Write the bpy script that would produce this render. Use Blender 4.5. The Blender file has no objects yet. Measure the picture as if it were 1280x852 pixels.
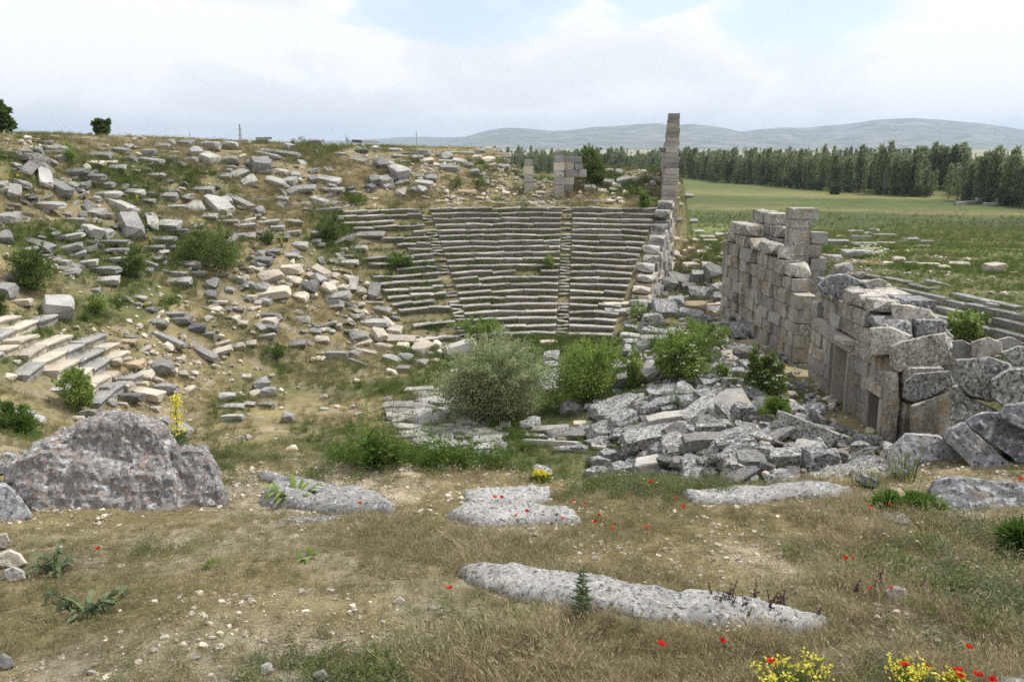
import bpy, bmesh, math, random
import numpy as np
from mathutils import Vector, Matrix, noise as mnoise

R = math.radians
rnd = random.Random(7)
nrs = np.random.RandomState(11)
scene = bpy.context.scene
COL = scene.collection

# ------------------------------------------------------------------ camera, sky, sun, exposure
F = 1100.0                      # focal length in photo pixels (photo 1280 x 852)
H = 12.8                        # eye height above the orchestra floor
PITCH = R(12.41)
cam_d = bpy.data.cameras.new('camera')
cam_d.sensor_width = 36.0
cam_d.lens = F / 1280.0 * 36.0
cam_d.clip_start = 0.1
cam_d.clip_end = 40000
cam = bpy.data.objects.new('camera', cam_d)
COL.objects.link(cam)
cam.location = (0, 0, H)
cam.rotation_euler = (R(90) - PITCH, 0, 0)
scene.camera = cam

SUN_EL, SUN_AZ = R(57), R(62)    # azimuth clockwise from +Y: high, over the stadium side
world = bpy.data.worlds.new('World')
scene.world = world
world.use_nodes = True
wn, wl = world.node_tree.nodes, world.node_tree.links
wn.clear()
w_out = wn.new('ShaderNodeOutputWorld')
w_sky = wn.new('ShaderNodeTexSky')
w_sky.sky_type = 'NISHITA'
w_sky.sun_disc = False
w_sky.sun_elevation = SUN_EL
w_sky.sun_rotation = SUN_AZ
w_sky.altitude = 1000
w_sky.dust_density = 2.0
w_b1 = wn.new('ShaderNodeBackground'); w_b1.inputs[1].default_value = 0.13
wl.new(w_sky.outputs[0], w_b1.inputs[0])
w_tc = wn.new('ShaderNodeTexCoord')
w_map = wn.new('ShaderNodeMapping')
w_map.inputs['Scale'].default_value = (1.0, 1.0, 2.3)
w_map.inputs['Location'].default_value = (0.55, 0.1, 0.2)
wl.new(w_tc.outputs['Generated'], w_map.inputs[0])
w_n1 = wn.new('ShaderNodeTexNoise')
w_n1.inputs['Scale'].default_value = 3.4; w_n1.inputs['Detail'].default_value = 9; w_n1.inputs['Roughness'].default_value = 0.55
wl.new(w_map.outputs[0], w_n1.inputs[0])
w_n2 = wn.new('ShaderNodeTexNoise')
w_n2.inputs['Scale'].default_value = 4.6; w_n2.inputs['Detail'].default_value = 10; w_n2.inputs['Roughness'].default_value = 0.56; w_n2.inputs['Distortion'].default_value = 0.5
wl.new(w_map.outputs[0], w_n2.inputs[0])


def sky_gap(dx, dy, dz, size, soft):
    """how far a direction lies from a gap in the clouds, its rim broken up by the cloud noise"""
    d = Vector((dx, dy, dz)).normalized()
    sub = wn.new('ShaderNodeVectorMath'); sub.operation = 'SUBTRACT'; sub.inputs[1].default_value = d
    wl.new(w_tc.outputs['Generated'], sub.inputs[0])
    sc = wn.new('ShaderNodeVectorMath'); sc.operation = 'MULTIPLY'; sc.inputs[1].default_value = (1.0, 1.0, 1.9)
    wl.new(sub.outputs[0], sc.inputs[0])
    ln = wn.new('ShaderNodeVectorMath'); ln.operation = 'LENGTH'; wl.new(sc.outputs[0], ln.inputs[0])
    ad = wn.new('ShaderNodeMath'); ad.operation = 'MULTIPLY_ADD'; ad.inputs[1].default_value = 0.55
    wl.new(w_n1.outputs[0], ad.inputs[0]); wl.new(ln.outputs['Value'], ad.inputs[2])
    mr = wn.new('ShaderNodeMapRange'); mr.interpolation_type = 'SMOOTHSTEP'
    mr.inputs['From Min'].default_value = size + 0.27; mr.inputs['From Max'].default_value = size + 0.27 + soft
    wl.new(ad.outputs[0], mr.inputs['Value'])
    return mr.outputs[0]


cov = None
for g in ((-0.045, 1.0, 0.19, 0.10, 0.05), (0.35, 1.0, 0.145, 0.10, 0.07), (0.17, 1.0, 0.17, 0.05, 0.04), (0.52, 1.0, 0.20, 0.09, 0.06), (-0.9, 0.5, 0.5, 0.2, 0.1), (0.3, 0.3, 0.8, 0.25, 0.1), (-0.3, -0.7, 0.5, 0.25, 0.1), (0.9, -0.4, 0.4, 0.2, 0.1), (-0.4, 0.4, 0.8, 0.15, 0.1)):
    o_ = sky_gap(*g)
    if cov is None:
        cov = o_
    else:
        mn = wn.new('ShaderNodeMath'); mn.operation = 'MINIMUM'
        wl.new(cov, mn.inputs[0]); wl.new(o_, mn.inputs[1]); cov = mn.outputs[0]
w_r1 = wn.new('ShaderNodeValToRGB')             # how much cloud covers the blue
w_r1.color_ramp.elements[0].position = 0.0; w_r1.color_ramp.elements[0].color = (0.42, 0.42, 0.42, 1)
w_r1.color_ramp.elements[1].position = 1.0; w_r1.color_ramp.elements[1].color = (0.97, 0.97, 0.97, 1)
wl.new(cov, w_r1.inputs[0])
w_r2 = wn.new('ShaderNodeValToRGB')             # bright heads and greyer bellies of the clouds
w_r2.color_ramp.elements[0].position = 0.42; w_r2.color_ramp.elements[0].color = (0.69, 0.70, 0.715, 1)
w_r2.color_ramp.elements[1].position = 0.55; w_r2.color_ramp.elements[1].color = (0.80, 0.80, 0.80, 1)
e_ = w_r2.color_ramp.elements.new(0.485); e_.color = (0.735, 0.742, 0.75, 1)
wl.new(w_n2.outputs[0], w_r2.inputs[0])
w_b2 = wn.new('ShaderNodeBackground'); w_b2.inputs[1].default_value = 1.0
wl.new(w_r2.outputs[0], w_b2.inputs[0])
w_mix = wn.new('ShaderNodeMixShader')
wl.new(w_r1.outputs[0], w_mix.inputs[0]); wl.new(w_b1.outputs[0], w_mix.inputs[1]); wl.new(w_b2.outputs[0], w_mix.inputs[2])
wl.new(w_mix.outputs[0], w_out.inputs[0])

sun_d = bpy.data.lights.new('sun', 'SUN')
sun_d.energy = 3.4
sun_d.angle = R(6)
sun_d.color = (1.0, 0.96, 0.90)
sun = bpy.data.objects.new('sun', sun_d)
COL.objects.link(sun)
sd = Vector((math.sin(SUN_AZ) * math.cos(SUN_EL), math.cos(SUN_AZ) * math.cos(SUN_EL), math.sin(SUN_EL)))
sun.rotation_euler = sd.to_track_quat('Z', 'Y').to_euler()
sun.location = (30, 20, 60)

scene.view_settings.view_transform = 'Standard'
scene.view_settings.look = 'None'
scene.view_settings.exposure = 0.47
scene.view_settings.gamma = 1.0
cy = scene.cycles
cy.max_bounces = 5; cy.diffuse_bounces = 2; cy.glossy_bounces = 1; cy.transmission_bounces = 2
cy.volume_bounces = 0; cy.transparent_max_bounces = 4
cy.use_denoising = False
cy.denoiser = 'OPENIMAGEDENOISE'
cy.denoising_input_passes = 'RGB_ALBEDO_NORMAL'
cy.denoising_prefilter = 'ACCURATE'

# ------------------------------------------------------------------ terrain
CX, CY = 2.0, 41.0              # centre of the theatre
RO, RT = 18.0, 32.5             # orchestra edge, top of the lower seating
NROW = 21
DR, DZ = (RT - RO) / NROW, 8.0 / NROW


def _hash(ix, iy):
    n = (ix.astype(np.int64) * 374761393 + iy.astype(np.int64) * 668265263) & 0x7fffffff
    n = ((n ^ (n >> 13)) * 1274126177) & 0x7fffffff
    return ((n ^ (n >> 16)) & 0xffff) / 65535.0


def vnoise(x, y):
    x = np.asarray(x, float); y = np.asarray(y, float)
    ix, iy = np.floor(x), np.floor(y)
    fx, fy = x - ix, y - iy
    fx = fx * fx * (3 - 2 * fx); fy = fy * fy * (3 - 2 * fy)
    a, b = _hash(ix, iy), _hash(ix + 1, iy)
    c, d = _hash(ix, iy + 1), _hash(ix + 1, iy + 1)
    return (a + (b - a) * fx) * (1 - fy) + (c + (d - c) * fx) * fy


def fbm(x, y, oct=4):
    s, a, t = 0.0, 1.0, 0.0
    for k in range(oct):
        s = s + a * vnoise(x * 2 ** k + 17.3 * k, y * 2 ** k - 9.1 * k)
        t += a; a *= 0.5
    return s / t


def sstep(a, b, x):
    t = np.clip((x - a) / (b - a), 0, 1)
    return t * t * (3 - 2 * t)


FL_A, FL_N = (23.3, 54.5), (0.966, 0.26)        # edge of the stadium bank and the direction away from the stage


def Z(x, y):
    x = np.asarray(x, float); y = np.asarray(y, float)
    dx, dy = x - CX, y - CY
    r = np.hypot(dx, dy)
    th = np.degrees(np.arctan2(dx, dy))
    # cavea
    hp = np.interp(th, [-180, -100, -59, -51, -38, -24, -12, -4, -1.2, 3.5, 6, 14, 20, 180], [10, 14.0, 14.0, 13.85, 13.5, 12.95, 12.75, 12.6, 9.9, 9.9, 10.8, 10.8, 9.9, 9.9])
    low = np.clip((r - RO) / (RT - RO), 0, 1) * 8.0
    up = np.interp(r, [34.2, 40, 47, 62, 150], [0, 0.62, 0.97, 1.0, 1.05])
    up_r = np.interp(r, [34.0, 41, 48, 70], [0, 1.0, 0.55, -5.6])
    right_up = sstep(-3.2, -1.0, th) * (np.abs(th) < 90)
    upper = (hp - 8.15) * (up * (1 - right_up) + up_r * right_up) + 0.15 * sstep(32, 34, r)
    zc = low + upper
    fall = sstep(150, 420, r)
    zc = zc * (1 - fall) - 1.0 * fall
    # plain, stage passage and stadium bank
    zl = np.interp(y, [-50, 0, 12, 20, 62, 74, 100, 150, 300], [6, 6, 4, 0.8, 0.8, 2.0, 2.3, -0.5, -1.0])
    s = (x - FL_A[0]) * FL_N[0] + (y - FL_A[1]) * FL_N[1]
    bank = np.clip(4.7 + 0.55 * np.minimum(s, 0), 0.8, 4.7)
    bank = bank * (1 - sstep(62, 150, y + 0.25 * (x - 25))) - 1.0 * sstep(62, 150, y + 0.25 * (x - 25))
    zl = np.where((s > -8) & (y < 170), np.maximum(zl, bank), zl)
    zl = zl * (1 - sstep(60, 160, x)) + (-1.0) * sstep(60, 160, x)
    sF = dx * 0.953 - dy * 0.304
    sN = dx * 0.953 + dy * 0.304
    w = sstep(0.0, 0.9, sF) * sstep(0.0, 3.0, sN)
    z = zc * (1 - w) + zl * w
    far = sstep(80, 105, r) * (th > -3.2) * (th < 90)
    z = np.where(far > 0, z * (1 - far) + zl * far, z)
    # shelf at the top of the near wing
    zs = H - 2.36 - 0.1375 * y
    ext = 0.9 * sstep(4.4, 5.3, x)
    ws = 1 - sstep(9.3 + ext, 11.2 + ext, y + 0.35 * np.sin(x * 0.7) + 0.03 * x)
    ws = ws * sstep(-26, -13, x) * (1 - sstep(14, 22, x))
    z = z * (1 - ws) + zs * ws
    # earth fill on the near left, rubble mound in front of the stage wall
    z = z + 2.3 * np.exp(-((x + 9.5) / 7.5) ** 2 - ((y - 26.5) / 7.0) ** 2)
    z = z + 1.5 * np.exp(-((x - 10.5) / 4.0) ** 2 - ((y - 45) / 11.0) ** 2)
    z = z + 0.9 * np.exp(-((x - 9.5) / 4.5) ** 2 - ((y - 30) / 6.0) ** 2)
    z = z + 0.8 * np.exp(-((x - 12) / 3.0) ** 2 - ((y - 60) / 5.0) ** 2)
    z = z + 3.6 * np.exp(-((x - 17.2) / 3.2) ** 2 - ((y - 26) / 4.2) ** 2)
    # unevenness
    near = np.exp(-(r / 90) ** 2)
    z = z + (fbm(x * 0.35, y * 0.35, 4) - 0.5) * 0.55 * near + (fbm(x * 1.7 + 5, y * 1.7, 3) - 0.5) * 0.16 * near
    seat = (th > -29.5) & (th < 18) & (r > RO - 0.6) & (r < RT + 0.5)
    z = np.where(seat, np.minimum(z, low - 0.06), z)
    z = z + (fbm(x * 0.008, y * 0.008, 3) - 0.5) * 2.0 * sstep(120, 300, y)
    z = z - 0.5 * sstep(300, 3000, y)
    return z


CP, SP = math.cos(PITCH), math.sin(PITCH)


def ray(px, py):
    u, v = (px - 640) / F, (426 - py) / F
    return np.array((u, CP + v * SP, -SP + v * CP))


_T = np.concatenate([np.geomspace(3.2, 140, 900), np.geomspace(141, 4000, 350)])


def hit(px, py, lift=0.0):
    d = ray(px, py)
    zz = H + _T * d[2] - Z(_T * d[0], _T * d[1]) - lift
    k = np.argmax(zz < 0)
    if zz[k] >= 0:
        k = int(np.argmin(zz[:900])); t = _T[k]
    elif k == 0:
        t = _T[0]
    else:
        a, b = zz[k - 1], zz[k]
        t = _T[k - 1] + (_T[k] - _T[k - 1]) * a / (a - b)
    return np.array((t * d[0], t * d[1], H + t * d[2]))


def at(px, py, y):
    d = ray(px, py)
    t = y / d[1]
    return np.array((t * d[0], y, H + t * d[2]))


def project(p):
    x, y, z = p[0], p[1], p[2] - H
    dep = y * CP - z * SP
    return 640 + x / dep * F, 426 - (z * CP + y * SP) / dep * F


def gz(x, y):
    return float(Z(x, y))


# ------------------------------------------------------------------ materials
def nmat(name):
    m = bpy.data.materials.new(name)
    m.use_nodes = True
    nt = m.node_tree
    for n in list(nt.nodes):
        nt.nodes.remove(n)
    out = nt.nodes.new('ShaderNodeOutputMaterial')
    return m, nt, out


def N(nt, kind, **kw):
    n = nt.nodes.new(kind)
    for k, v in kw.items():
        if k in ('blend_type', 'operation', 'data_type', 'attribute_name', 'feature'):
            setattr(n, k, v)
        else:
            n.inputs[k].default_value = v
    return n


def ramp(nt, src, stops):
    r = nt.nodes.new('ShaderNodeValToRGB')
    e = r.color_ramp.elements
    while len(e) < len(stops):
        e.new(0.5)
    for i, (p, c) in enumerate(stops):
        e[i].position = p
        e[i].color = (*c, 1) if len(c) == 3 else c
    nt.links.new(src, r.inputs[0])
    return r.outputs[0]


def mixc(nt, fac, a, b, mode='MIX'):
    m = nt.nodes.new('ShaderNodeMix')
    m.data_type = 'RGBA'; m.blend_type = mode
    for sock, v in ((m.inputs[0], fac), (m.inputs[6], a), (m.inputs[7], b)):
        if isinstance(v, bpy.types.NodeSocket):
            nt.links.new(v, sock)
        elif isinstance(v, (int, float)):
            sock.default_value = v
        else:
            sock.default_value = (*v, 1)
    return m.outputs[2]


def wpos(nt):
    return nt.nodes.new('ShaderNodeNewGeometry').outputs['Position']


def noise(nt, vec, scale, detail=6, rough=0.6, dist=0.0):
    n = N(nt, 'ShaderNodeTexNoise', Scale=scale, Detail=detail, Roughness=rough, Distortion=dist)
    nt.links.new(vec, n.inputs['Vector'])
    return n.outputs[0]


def finish(nt, out, col, rough=0.9, bump=None, bdist=0.02, bstr=0.6, spec=0.2):
    b = nt.nodes.new('ShaderNodeBsdfPrincipled')
    b.inputs['Roughness'].default_value = rough
    b.inputs['Specular IOR Level'].default_value = spec
    nt.links.new(col, b.inputs['Base Color'])
    if bump is not None:
        bp = nt.nodes.new('ShaderNodeBump')
        bp.inputs['Distance'].default_value = bdist; bp.inputs['Strength'].default_value = bstr
        nt.links.new(bump, bp.inputs['Height'])
        nt.links.new(bp.outputs[0], b.inputs['Normal'])
    nt.links.new(b.outputs[0], out.inputs[0])


def stone_mat(name, c1, c2, dark=(0.055, 0.055, 0.058), dark_at=0.60, white=(0.56, 0.56, 0.54), white_at=0.60, warm=(0.36, 0.29, 0.19), warm_amt=0.5,
              fine=1.0, bdist=0.03, vary=0.35, warm_scale=1.6, warm_at=0.52, streak=0.0):
    """weathered limestone: two tones by block and by patch, dark and white lichen, warm stain"""
    m, nt, out = nmat(name)
    p = wpos(nt)
    oi = nt.nodes.new('ShaderNodeObjectInfo')
    big = noise(nt, p, 0.9 * fine, 5, 0.6)
    col = mixc(nt, ramp(nt, big, [(0.35, (0, 0, 0)), (0.65, (1, 1, 1))]), c1, c2)
    tone = ramp(nt, oi.outputs['Random'], [(0.0, (1 - vary, 1 - vary, 1 - vary * 0.95)), (1.0, (1 + vary * 0.35, 1 + vary * 0.33, 1 + vary * 0.28))])
    col = mixc(nt, 1.0, col, tone, 'MULTIPLY')
    wn_ = ramp(nt, noise(nt, p, warm_scale * fine, 7, 0.7, 0.6), [(warm_at, (0, 0, 0)), (warm_at + 0.16, (warm_amt,) * 3)])
    col = mixc(nt, wn_, col, warm)
    wl_ = ramp(nt, noise(nt, p, 6.0 * fine, 7, 0.68), [(white_at, (0, 0, 0)), (white_at + 0.07, (0.85,) * 3)])
    col = mixc(nt, wl_, col, white)
    dk1 = noise(nt, p, 9.0 * fine, 8, 0.72, 0.4)
    dk = ramp(nt, dk1, [(dark_at - 0.04, (0, 0, 0)), (dark_at + 0.05, (0.9,) * 3)])
    col = mixc(nt, dk, col, dark)
    if streak:
        sv = N(nt, 'ShaderNodeVectorMath', operation='MULTIPLY'); sv.inputs[1].default_value = (1.7, 1.7, 0.28); nt.links.new(p, sv.inputs[0])
        col = mixc(nt, streak, col, ramp(nt, noise(nt, sv.outputs[0], 1.0, 7, 0.65), [(0.34, (0.38, 0.36, 0.34)), (0.52, (1, 1, 1)), (0.68, (1.22, 1.2, 1.16))]), 'MULTIPLY')
    fn = noise(nt, p, 34 * fine, 6, 0.7)
    col = mixc(nt, 1.0, col, ramp(nt, fn, [(0.3, (0.78,) * 3), (0.7, (1.16,) * 3)]), 'MULTIPLY')
    bmp = mixc(nt, 0.5, noise(nt, p, 7 * fine, 8, 0.7), noise(nt, p, 30 * fine, 6, 0.7))
    finish(nt, out, col, 0.93, bmp, bdist, 0.8)
    return m


M = {}
M['grey'] = stone_mat('weathered_grey_stone', (0.32, 0.315, 0.30), (0.22, 0.22, 0.215), dark_at=0.585, white_at=0.60)
M['light'] = stone_mat('pale_grey_stone', (0.43, 0.42, 0.395), (0.30, 0.295, 0.285), dark_at=0.62, white_at=0.57)
M['cream'] = stone_mat('cream_limestone', (0.60, 0.545, 0.45), (0.48, 0.44, 0.365), dark_at=0.72, white=(0.68, 0.63, 0.54), white_at=0.56, warm=(0.46, 0.34, 0.19))
M['tan'] = stone_mat('tan_limestone', (0.46, 0.37, 0.25), (0.38, 0.31, 0.22), dark_at=0.66, white_at=0.64)
M['dark'] = stone_mat('dark_lichened_stone', (0.24, 0.24, 0.235), (0.16, 0.16, 0.16), dark_at=0.54, white_at=0.62)
M['pile'] = stone_mat('mottled_lichen_stone', (0.38, 0.38, 0.375), (0.235, 0.235, 0.235), dark=(0.035, 0.035, 0.04), dark_at=0.53, white=(0.58, 0.58, 0.57), white_at=0.535, fine=1.0, warm_amt=0.2)
M['wall'] = stone_mat('stained_wall_stone', (0.45, 0.43, 0.395), (0.34, 0.325, 0.30), dark_at=0.595, white_at=0.57, white=(0.60, 0.59, 0.55), warm=(0.29, 0.215, 0.11), warm_amt=0.85, vary=0.24, warm_at=0.475, streak=0.85)
M['walltop'] = stone_mat('bleached_wall_top_stone', (0.50, 0.47, 0.42), (0.36, 0.34, 0.31), dark_at=0.56, white=(0.66, 0.65, 0.61), white_at=0.52, warm=(0.32, 0.24, 0.12), warm_amt=0.5, fine=1.1, streak=0.6)
M['seat'] = stone_mat('weathered_seat_stone', (0.46, 0.43, 0.395), (0.33, 0.315, 0.295), dark_at=0.60, white_at=0.58, warm=(0.34, 0.27, 0.18))
M['tower'] = stone_mat('brown_grey_course_stone', (0.43, 0.40, 0.36), (0.33, 0.31, 0.28), dark_at=0.62, white_at=0.62, warm=(0.38, 0.28, 0.17), vary=0.5)
M['slab'] = stone_mat('speckled_foreground_slab', (0.42, 0.415, 0.40), (0.31, 0.31, 0.305), dark=(0.045, 0.045, 0.05), dark_at=0.555, white=(0.58, 0.575, 0.56), white_at=0.55, fine=3.0, bdist=0.03, warm_amt=0.35)
M['boulder'] = stone_mat('orange_lichened_boulder_stone', (0.36, 0.345, 0.335), (0.24, 0.23, 0.225), dark=(0.06, 0.055, 0.055), dark_at=0.575, white=(0.58, 0.59, 0.60), white_at=0.54, warm=(0.29, 0.15, 0.075), warm_amt=0.85, fine=2.6, bdist=0.03, warm_scale=7.0)
M['bluegrey'] = stone_mat('blue_grey_lichened_stone', (0.30, 0.31, 0.325), (0.20, 0.20, 0.205), dark=(0.035, 0.035, 0.037), dark_at=0.565, white=(0.46, 0.475, 0.50), white_at=0.52, fine=1.7, bdist=0.025)
M['frame'] = stone_mat('worn_grey_door_frame_stone', (0.46, 0.43, 0.38), (0.36, 0.34, 0.31), dark_at=0.66, white_at=0.62, warm_amt=0.35)
M['ground_chip'] = stone_mat('pebble_stone', (0.60, 0.545, 0.45), (0.48, 0.44, 0.37), dark_at=0.75, vary=0.5, white_at=0.6, bdist=0.005)


def leaf_mat(name, stops, trans=0.35, rough=0.6, nscale=1.3):
    m, nt, out = nmat(name)
    oi = nt.nodes.new('ShaderNodeObjectInfo')
    g = nt.nodes.new('ShaderNodeNewGeometry')
    add = N(nt, 'ShaderNodeMath', operation='MULTIPLY_ADD')
    nt.links.new(oi.outputs['Random'], add.inputs[0]); add.inputs[1].default_value = 0.45
    mul = N(nt, 'ShaderNodeMath', operation='MULTIPLY_ADD')
    nt.links.new(g.outputs['Random Per Island'], mul.inputs[0]); mul.inputs[1].default_value = 0.35
    n = noise(nt, g.outputs['Position'], nscale, 3, 0.5)
    sub = N(nt, 'ShaderNodeMath', operation='MULTIPLY_ADD')
    nt.links.new(n, sub.inputs[0]); sub.inputs[1].default_value = 0.9; sub.inputs[2].default_value = -0.35
    nt.links.new(sub.outputs[0], mul.inputs[2])
    nt.links.new(mul.outputs[0], add.inputs[2])
    col = ramp(nt, add.outputs[0], stops)
    d = N(nt, 'ShaderNodeBsdfDiffuse'); nt.links.new(col, d.inputs[0])
    t = N(nt, 'ShaderNodeBsdfTranslucent'); nt.links.new(col, t.inputs[0])
    mx = N(nt, 'ShaderNodeMixShader', Fac=trans)
    nt.links.new(d.outputs[0], mx.inputs[1]); nt.links.new(t.outputs[0], mx.inputs[2])
    nt.links.new(mx.outputs[0], out.inputs[0])
    return m


M['dry'] = leaf_mat('dry_grass_blades', [(0.0, (0.18, 0.14, 0.08)), (0.4, (0.29, 0.24, 0.145)), (0.7, (0.40, 0.34, 0.21)), (1.0, (0.50, 0.45, 0.31))])
M['olive'] = leaf_mat('olive_grass_blades', [(0.0, (0.10, 0.105, 0.045)), (0.45, (0.18, 0.185, 0.085)), (0.75, (0.26, 0.25, 0.125)), (1.0, (0.36, 0.33, 0.19))])
M['green'] = leaf_mat('green_grass_blades', [(0.0, (0.05, 0.085, 0.02)), (0.5, (0.11, 0.16, 0.04)), (1.0, (0.21, 0.24, 0.08))])
M['weed'] = leaf_mat('bright_weed_leaves', [(0.0, (0.05, 0.10, 0.02)), (0.5, (0.11, 0.19, 0.04)), (1.0, (0.22, 0.29, 0.07))])
M['bush'] = leaf_mat('green_bush_leaves', [(0.0, (0.12, 0.18, 0.045)), (0.5, (0.235, 0.325, 0.085)), (1.0, (0.37, 0.44, 0.14))], trans=0.45)
M['dkbush'] = leaf_mat('dark_bush_leaves', [(0.0, (0.055, 0.09, 0.03)), (0.5, (0.115, 0.165, 0.05)), (1.0, (0.20, 0.255, 0.08))])
M['willow'] = leaf_mat('grey_green_willow_leaves', [(0.0, (0.23, 0.265, 0.14)), (0.5, (0.37, 0.42, 0.235)), (1.0, (0.52, 0.56, 0.35))], trans=0.45)
M['thistle'] = leaf_mat('grey_green_thistle_leaves', [(0.0, (0.10, 0.135, 0.075)), (0.5, (0.17, 0.21, 0.12)), (1.0, (0.27, 0.31, 0.19))])
M['poplar'] = leaf_mat('poplar_leaves', [(0.0, (0.10, 0.13, 0.07)), (0.5, (0.19, 0.23, 0.12)), (1.0, (0.31, 0.35, 0.19))], nscale=0.25, trans=0.5)
M['farbush'] = leaf_mat('grey_olive_leaves', [(0.0, (0.06, 0.08, 0.04)), (0.5, (0.10, 0.125, 0.06)), (1.0, (0.17, 0.20, 0.11))], nscale=0.4)
M['white'] = leaf_mat('white_flowers', [(0.0, (0.55, 0.55, 0.42)), (1.0, (0.8, 0.8, 0.68))])
M['yellow'] = leaf_mat('yellow_flowers', [(0.0, (0.55, 0.46, 0.05)), (1.0, (0.82, 0.74, 0.14))])
M['red'] = leaf_mat('poppy_petals', [(0.0, (0.50, 0.015, 0.01)), (1.0, (0.75, 0.04, 0.02))])
M['purple'] = leaf_mat('dull_purple_bracts', [(0.0, (0.05, 0.03, 0.04)), (1.0, (0.11, 0.06, 0.07))])


def flat_mat(name, c, rough=0.8, ns=3.0):
    m, nt, out = nmat(name)
    col = mixc(nt, ramp(nt, noise(nt, wpos(nt), ns, 6, 0.65), [(0.3, (0, 0, 0)), (0.7, (1, 1, 1))]), tuple(v * 0.75 for v in c), tuple(v * 1.2 for v in c))
    finish(nt, out, col, rough)
    return m


M['bark'] = flat_mat('grey_brown_bark', (0.14, 0.115, 0.09))
M['stem'] = flat_mat('green_stem', (0.16, 0.20, 0.08))
M['pole'] = flat_mat('grey_pole_metal', (0.25, 0.25, 0.26))
M['concrete'] = flat_mat('pale_concrete', (0.50, 0.49, 0.45))


# ------------------------------------------------------------------ object helpers
def link(name, mesh, mat=None, parent=None):
    o = bpy.data.objects.new(name, mesh)
    COL.objects.link(o)
    if mat is not None and mesh is not None and not mesh.materials:
        mesh.materials.append(M[mat] if isinstance(mat, str) else mat)
    if parent is not None:
        o.parent = parent
    return o


def tag(o, label=None, cat=None, group=None, kind=None):
    if label: o['label'] = label
    if cat:
        o['category'] = cat
        kind = kind or 'thing'
    if group: o['group'] = group
    if kind: o['kind'] = kind
    return o


def empty(name, loc, rz=0.0):
    o = bpy.data.objects.new(name, None)
    COL.objects.link(o)
    o.location = loc
    o.rotation_euler = (0, 0, rz)
    o.empty_display_size = 0.2
    return o


def mesh_np(name, verts, faces, smooth=False):
    """faces: (n,k) array with constant k"""
    verts = np.asarray(verts, np.float32); faces = np.asarray(faces, np.int32)
    me = bpy.data.meshes.new(name)
    n, k = faces.shape
    me.vertices.add(len(verts)); me.vertices.foreach_set('co', verts.ravel())
    me.loops.add(n * k); me.loops.foreach_set('vertex_index', faces.ravel())
    me.polygons.add(n)
    me.polygons.foreach_set('loop_start', np.arange(0, n * k, k, dtype=np.int32))
    me.polygons.foreach_set('loop_total', np.full(n, k, np.int32))
    if smooth:
        me.polygons.foreach_set('use_smooth', np.ones(n, bool))
    me.update(calc_edges=True)
    return me


def bm_mesh(name, bm, smooth=False):
    me = bpy.data.meshes.new(name)
    bm.normal_update()
    bm.to_mesh(me); bm.free()
    if smooth:
        me.polygons.foreach_set('use_smooth', [True] * len(me.polygons))
    return me


def hull_block(seed, jit=0.06, cham=(0.03, 0.2), sub=1, rough=0.035, extra=0, name='block'):
    """an irregular broken block of unit size: chamfered, chipped, uneven"""
    q = random.Random(seed)
    pts = []
    for sx in (-1, 1):
        for sy in (-1, 1):
            for sz in (-1, 1):
                c = Vector((sx * (0.5 + q.uniform(-jit, jit * 0.4)), sy * (0.5 + q.uniform(-jit, jit * 0.4)), sz * (0.5 + q.uniform(-jit, jit * 0.4))))
                big = q.random() < 0.22
                for ax in range(3):
                    v = c.copy()
                    v[ax] -= math.copysign(q.uniform(*cham) * (2.0 if big else 1.0), v[ax])
                    pts.append(v)
    for _ in range(extra):
        v = Vector((q.gauss(0, 1), q.gauss(0, 1), q.gauss(0, 1))).normalized() * q.uniform(0.5, 0.62)
        pts.append(v)
    bm = bmesh.new()
    for v in pts:
        bm.verts.new(v)
    r = bmesh.ops.convex_hull(bm, input=bm.verts[:])
    bmesh.ops.delete(bm, geom=[v for v in bm.verts if not v.link_faces], context='VERTS')
    if sub:
        bmesh.ops.subdivide_edges(bm, edges=[e for e in bm.edges if e.calc_length() > 0.16], cuts=sub, use_grid_fill=True)
        bmesh.ops.triangulate(bm, faces=bm.faces[:])
        off = Vector((q.uniform(-9, 9), q.uniform(-9, 9), q.uniform(-9, 9)))
        for v in bm.verts:
            n = mnoise.noise_vector(v.co * 2.6 + off) * rough + mnoise.noise_vector(v.co * 7 + off) * rough * 0.6
            v.co += n
    return bm_mesh(name, bm)


BLOCKS = [hull_block(i, jit=0.10, cham=(0.03, 0.24), sub=1, rough=0.05) for i in range(14)]
CHUNKS = [hull_block(100 + i, jit=0.16, cham=(0.08, 0.34), sub=1, rough=0.05, extra=3) for i in range(12)]
ASHLAR = [hull_block(200 + i, jit=0.035, cham=(0.015, 0.10), sub=1, rough=0.022) for i in range(12)]
ROUNDED = [hull_block(300 + i, jit=0.2, cham=(0.2, 0.42), sub=1, rough=0.05, extra=10) for i in range(6)]
_variants = {}


def shape_of(pool, k, mat):
    """mesh data shared by every block of one shape and one stone"""
    base = pool[k % len(pool)]
    key = (base.name, mat)
    if key not in _variants:
        me = base.copy()
        me.name = base.name + '_' + mat
        me.materials.clear(); me.materials.append(M[mat])
        _variants[key] = me
    return _variants[key]


def place_block(name, pool, k, mat, center, axes, dims, parent=None):
    """axes: 3 orthonormal vectors (columns) for length, width, height"""
    o = bpy.data.objects.new(name, shape_of(pool, k, mat))
    COL.objects.link(o)
    rot = Matrix(((axes[0][0], axes[1][0], axes[2][0]), (axes[0][1], axes[1][1], axes[2][1]), (axes[0][2], axes[1][2], axes[2][2])))
    mt = Matrix.Translation(Vector(center)) @ rot.to_4x4() @ Matrix.Diagonal((*dims, 1.0))
    if parent is not None:
        o.parent = parent
        mt = parent.matrix_basis.inverted() @ mt
    o.matrix_basis = mt
    return o


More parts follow.
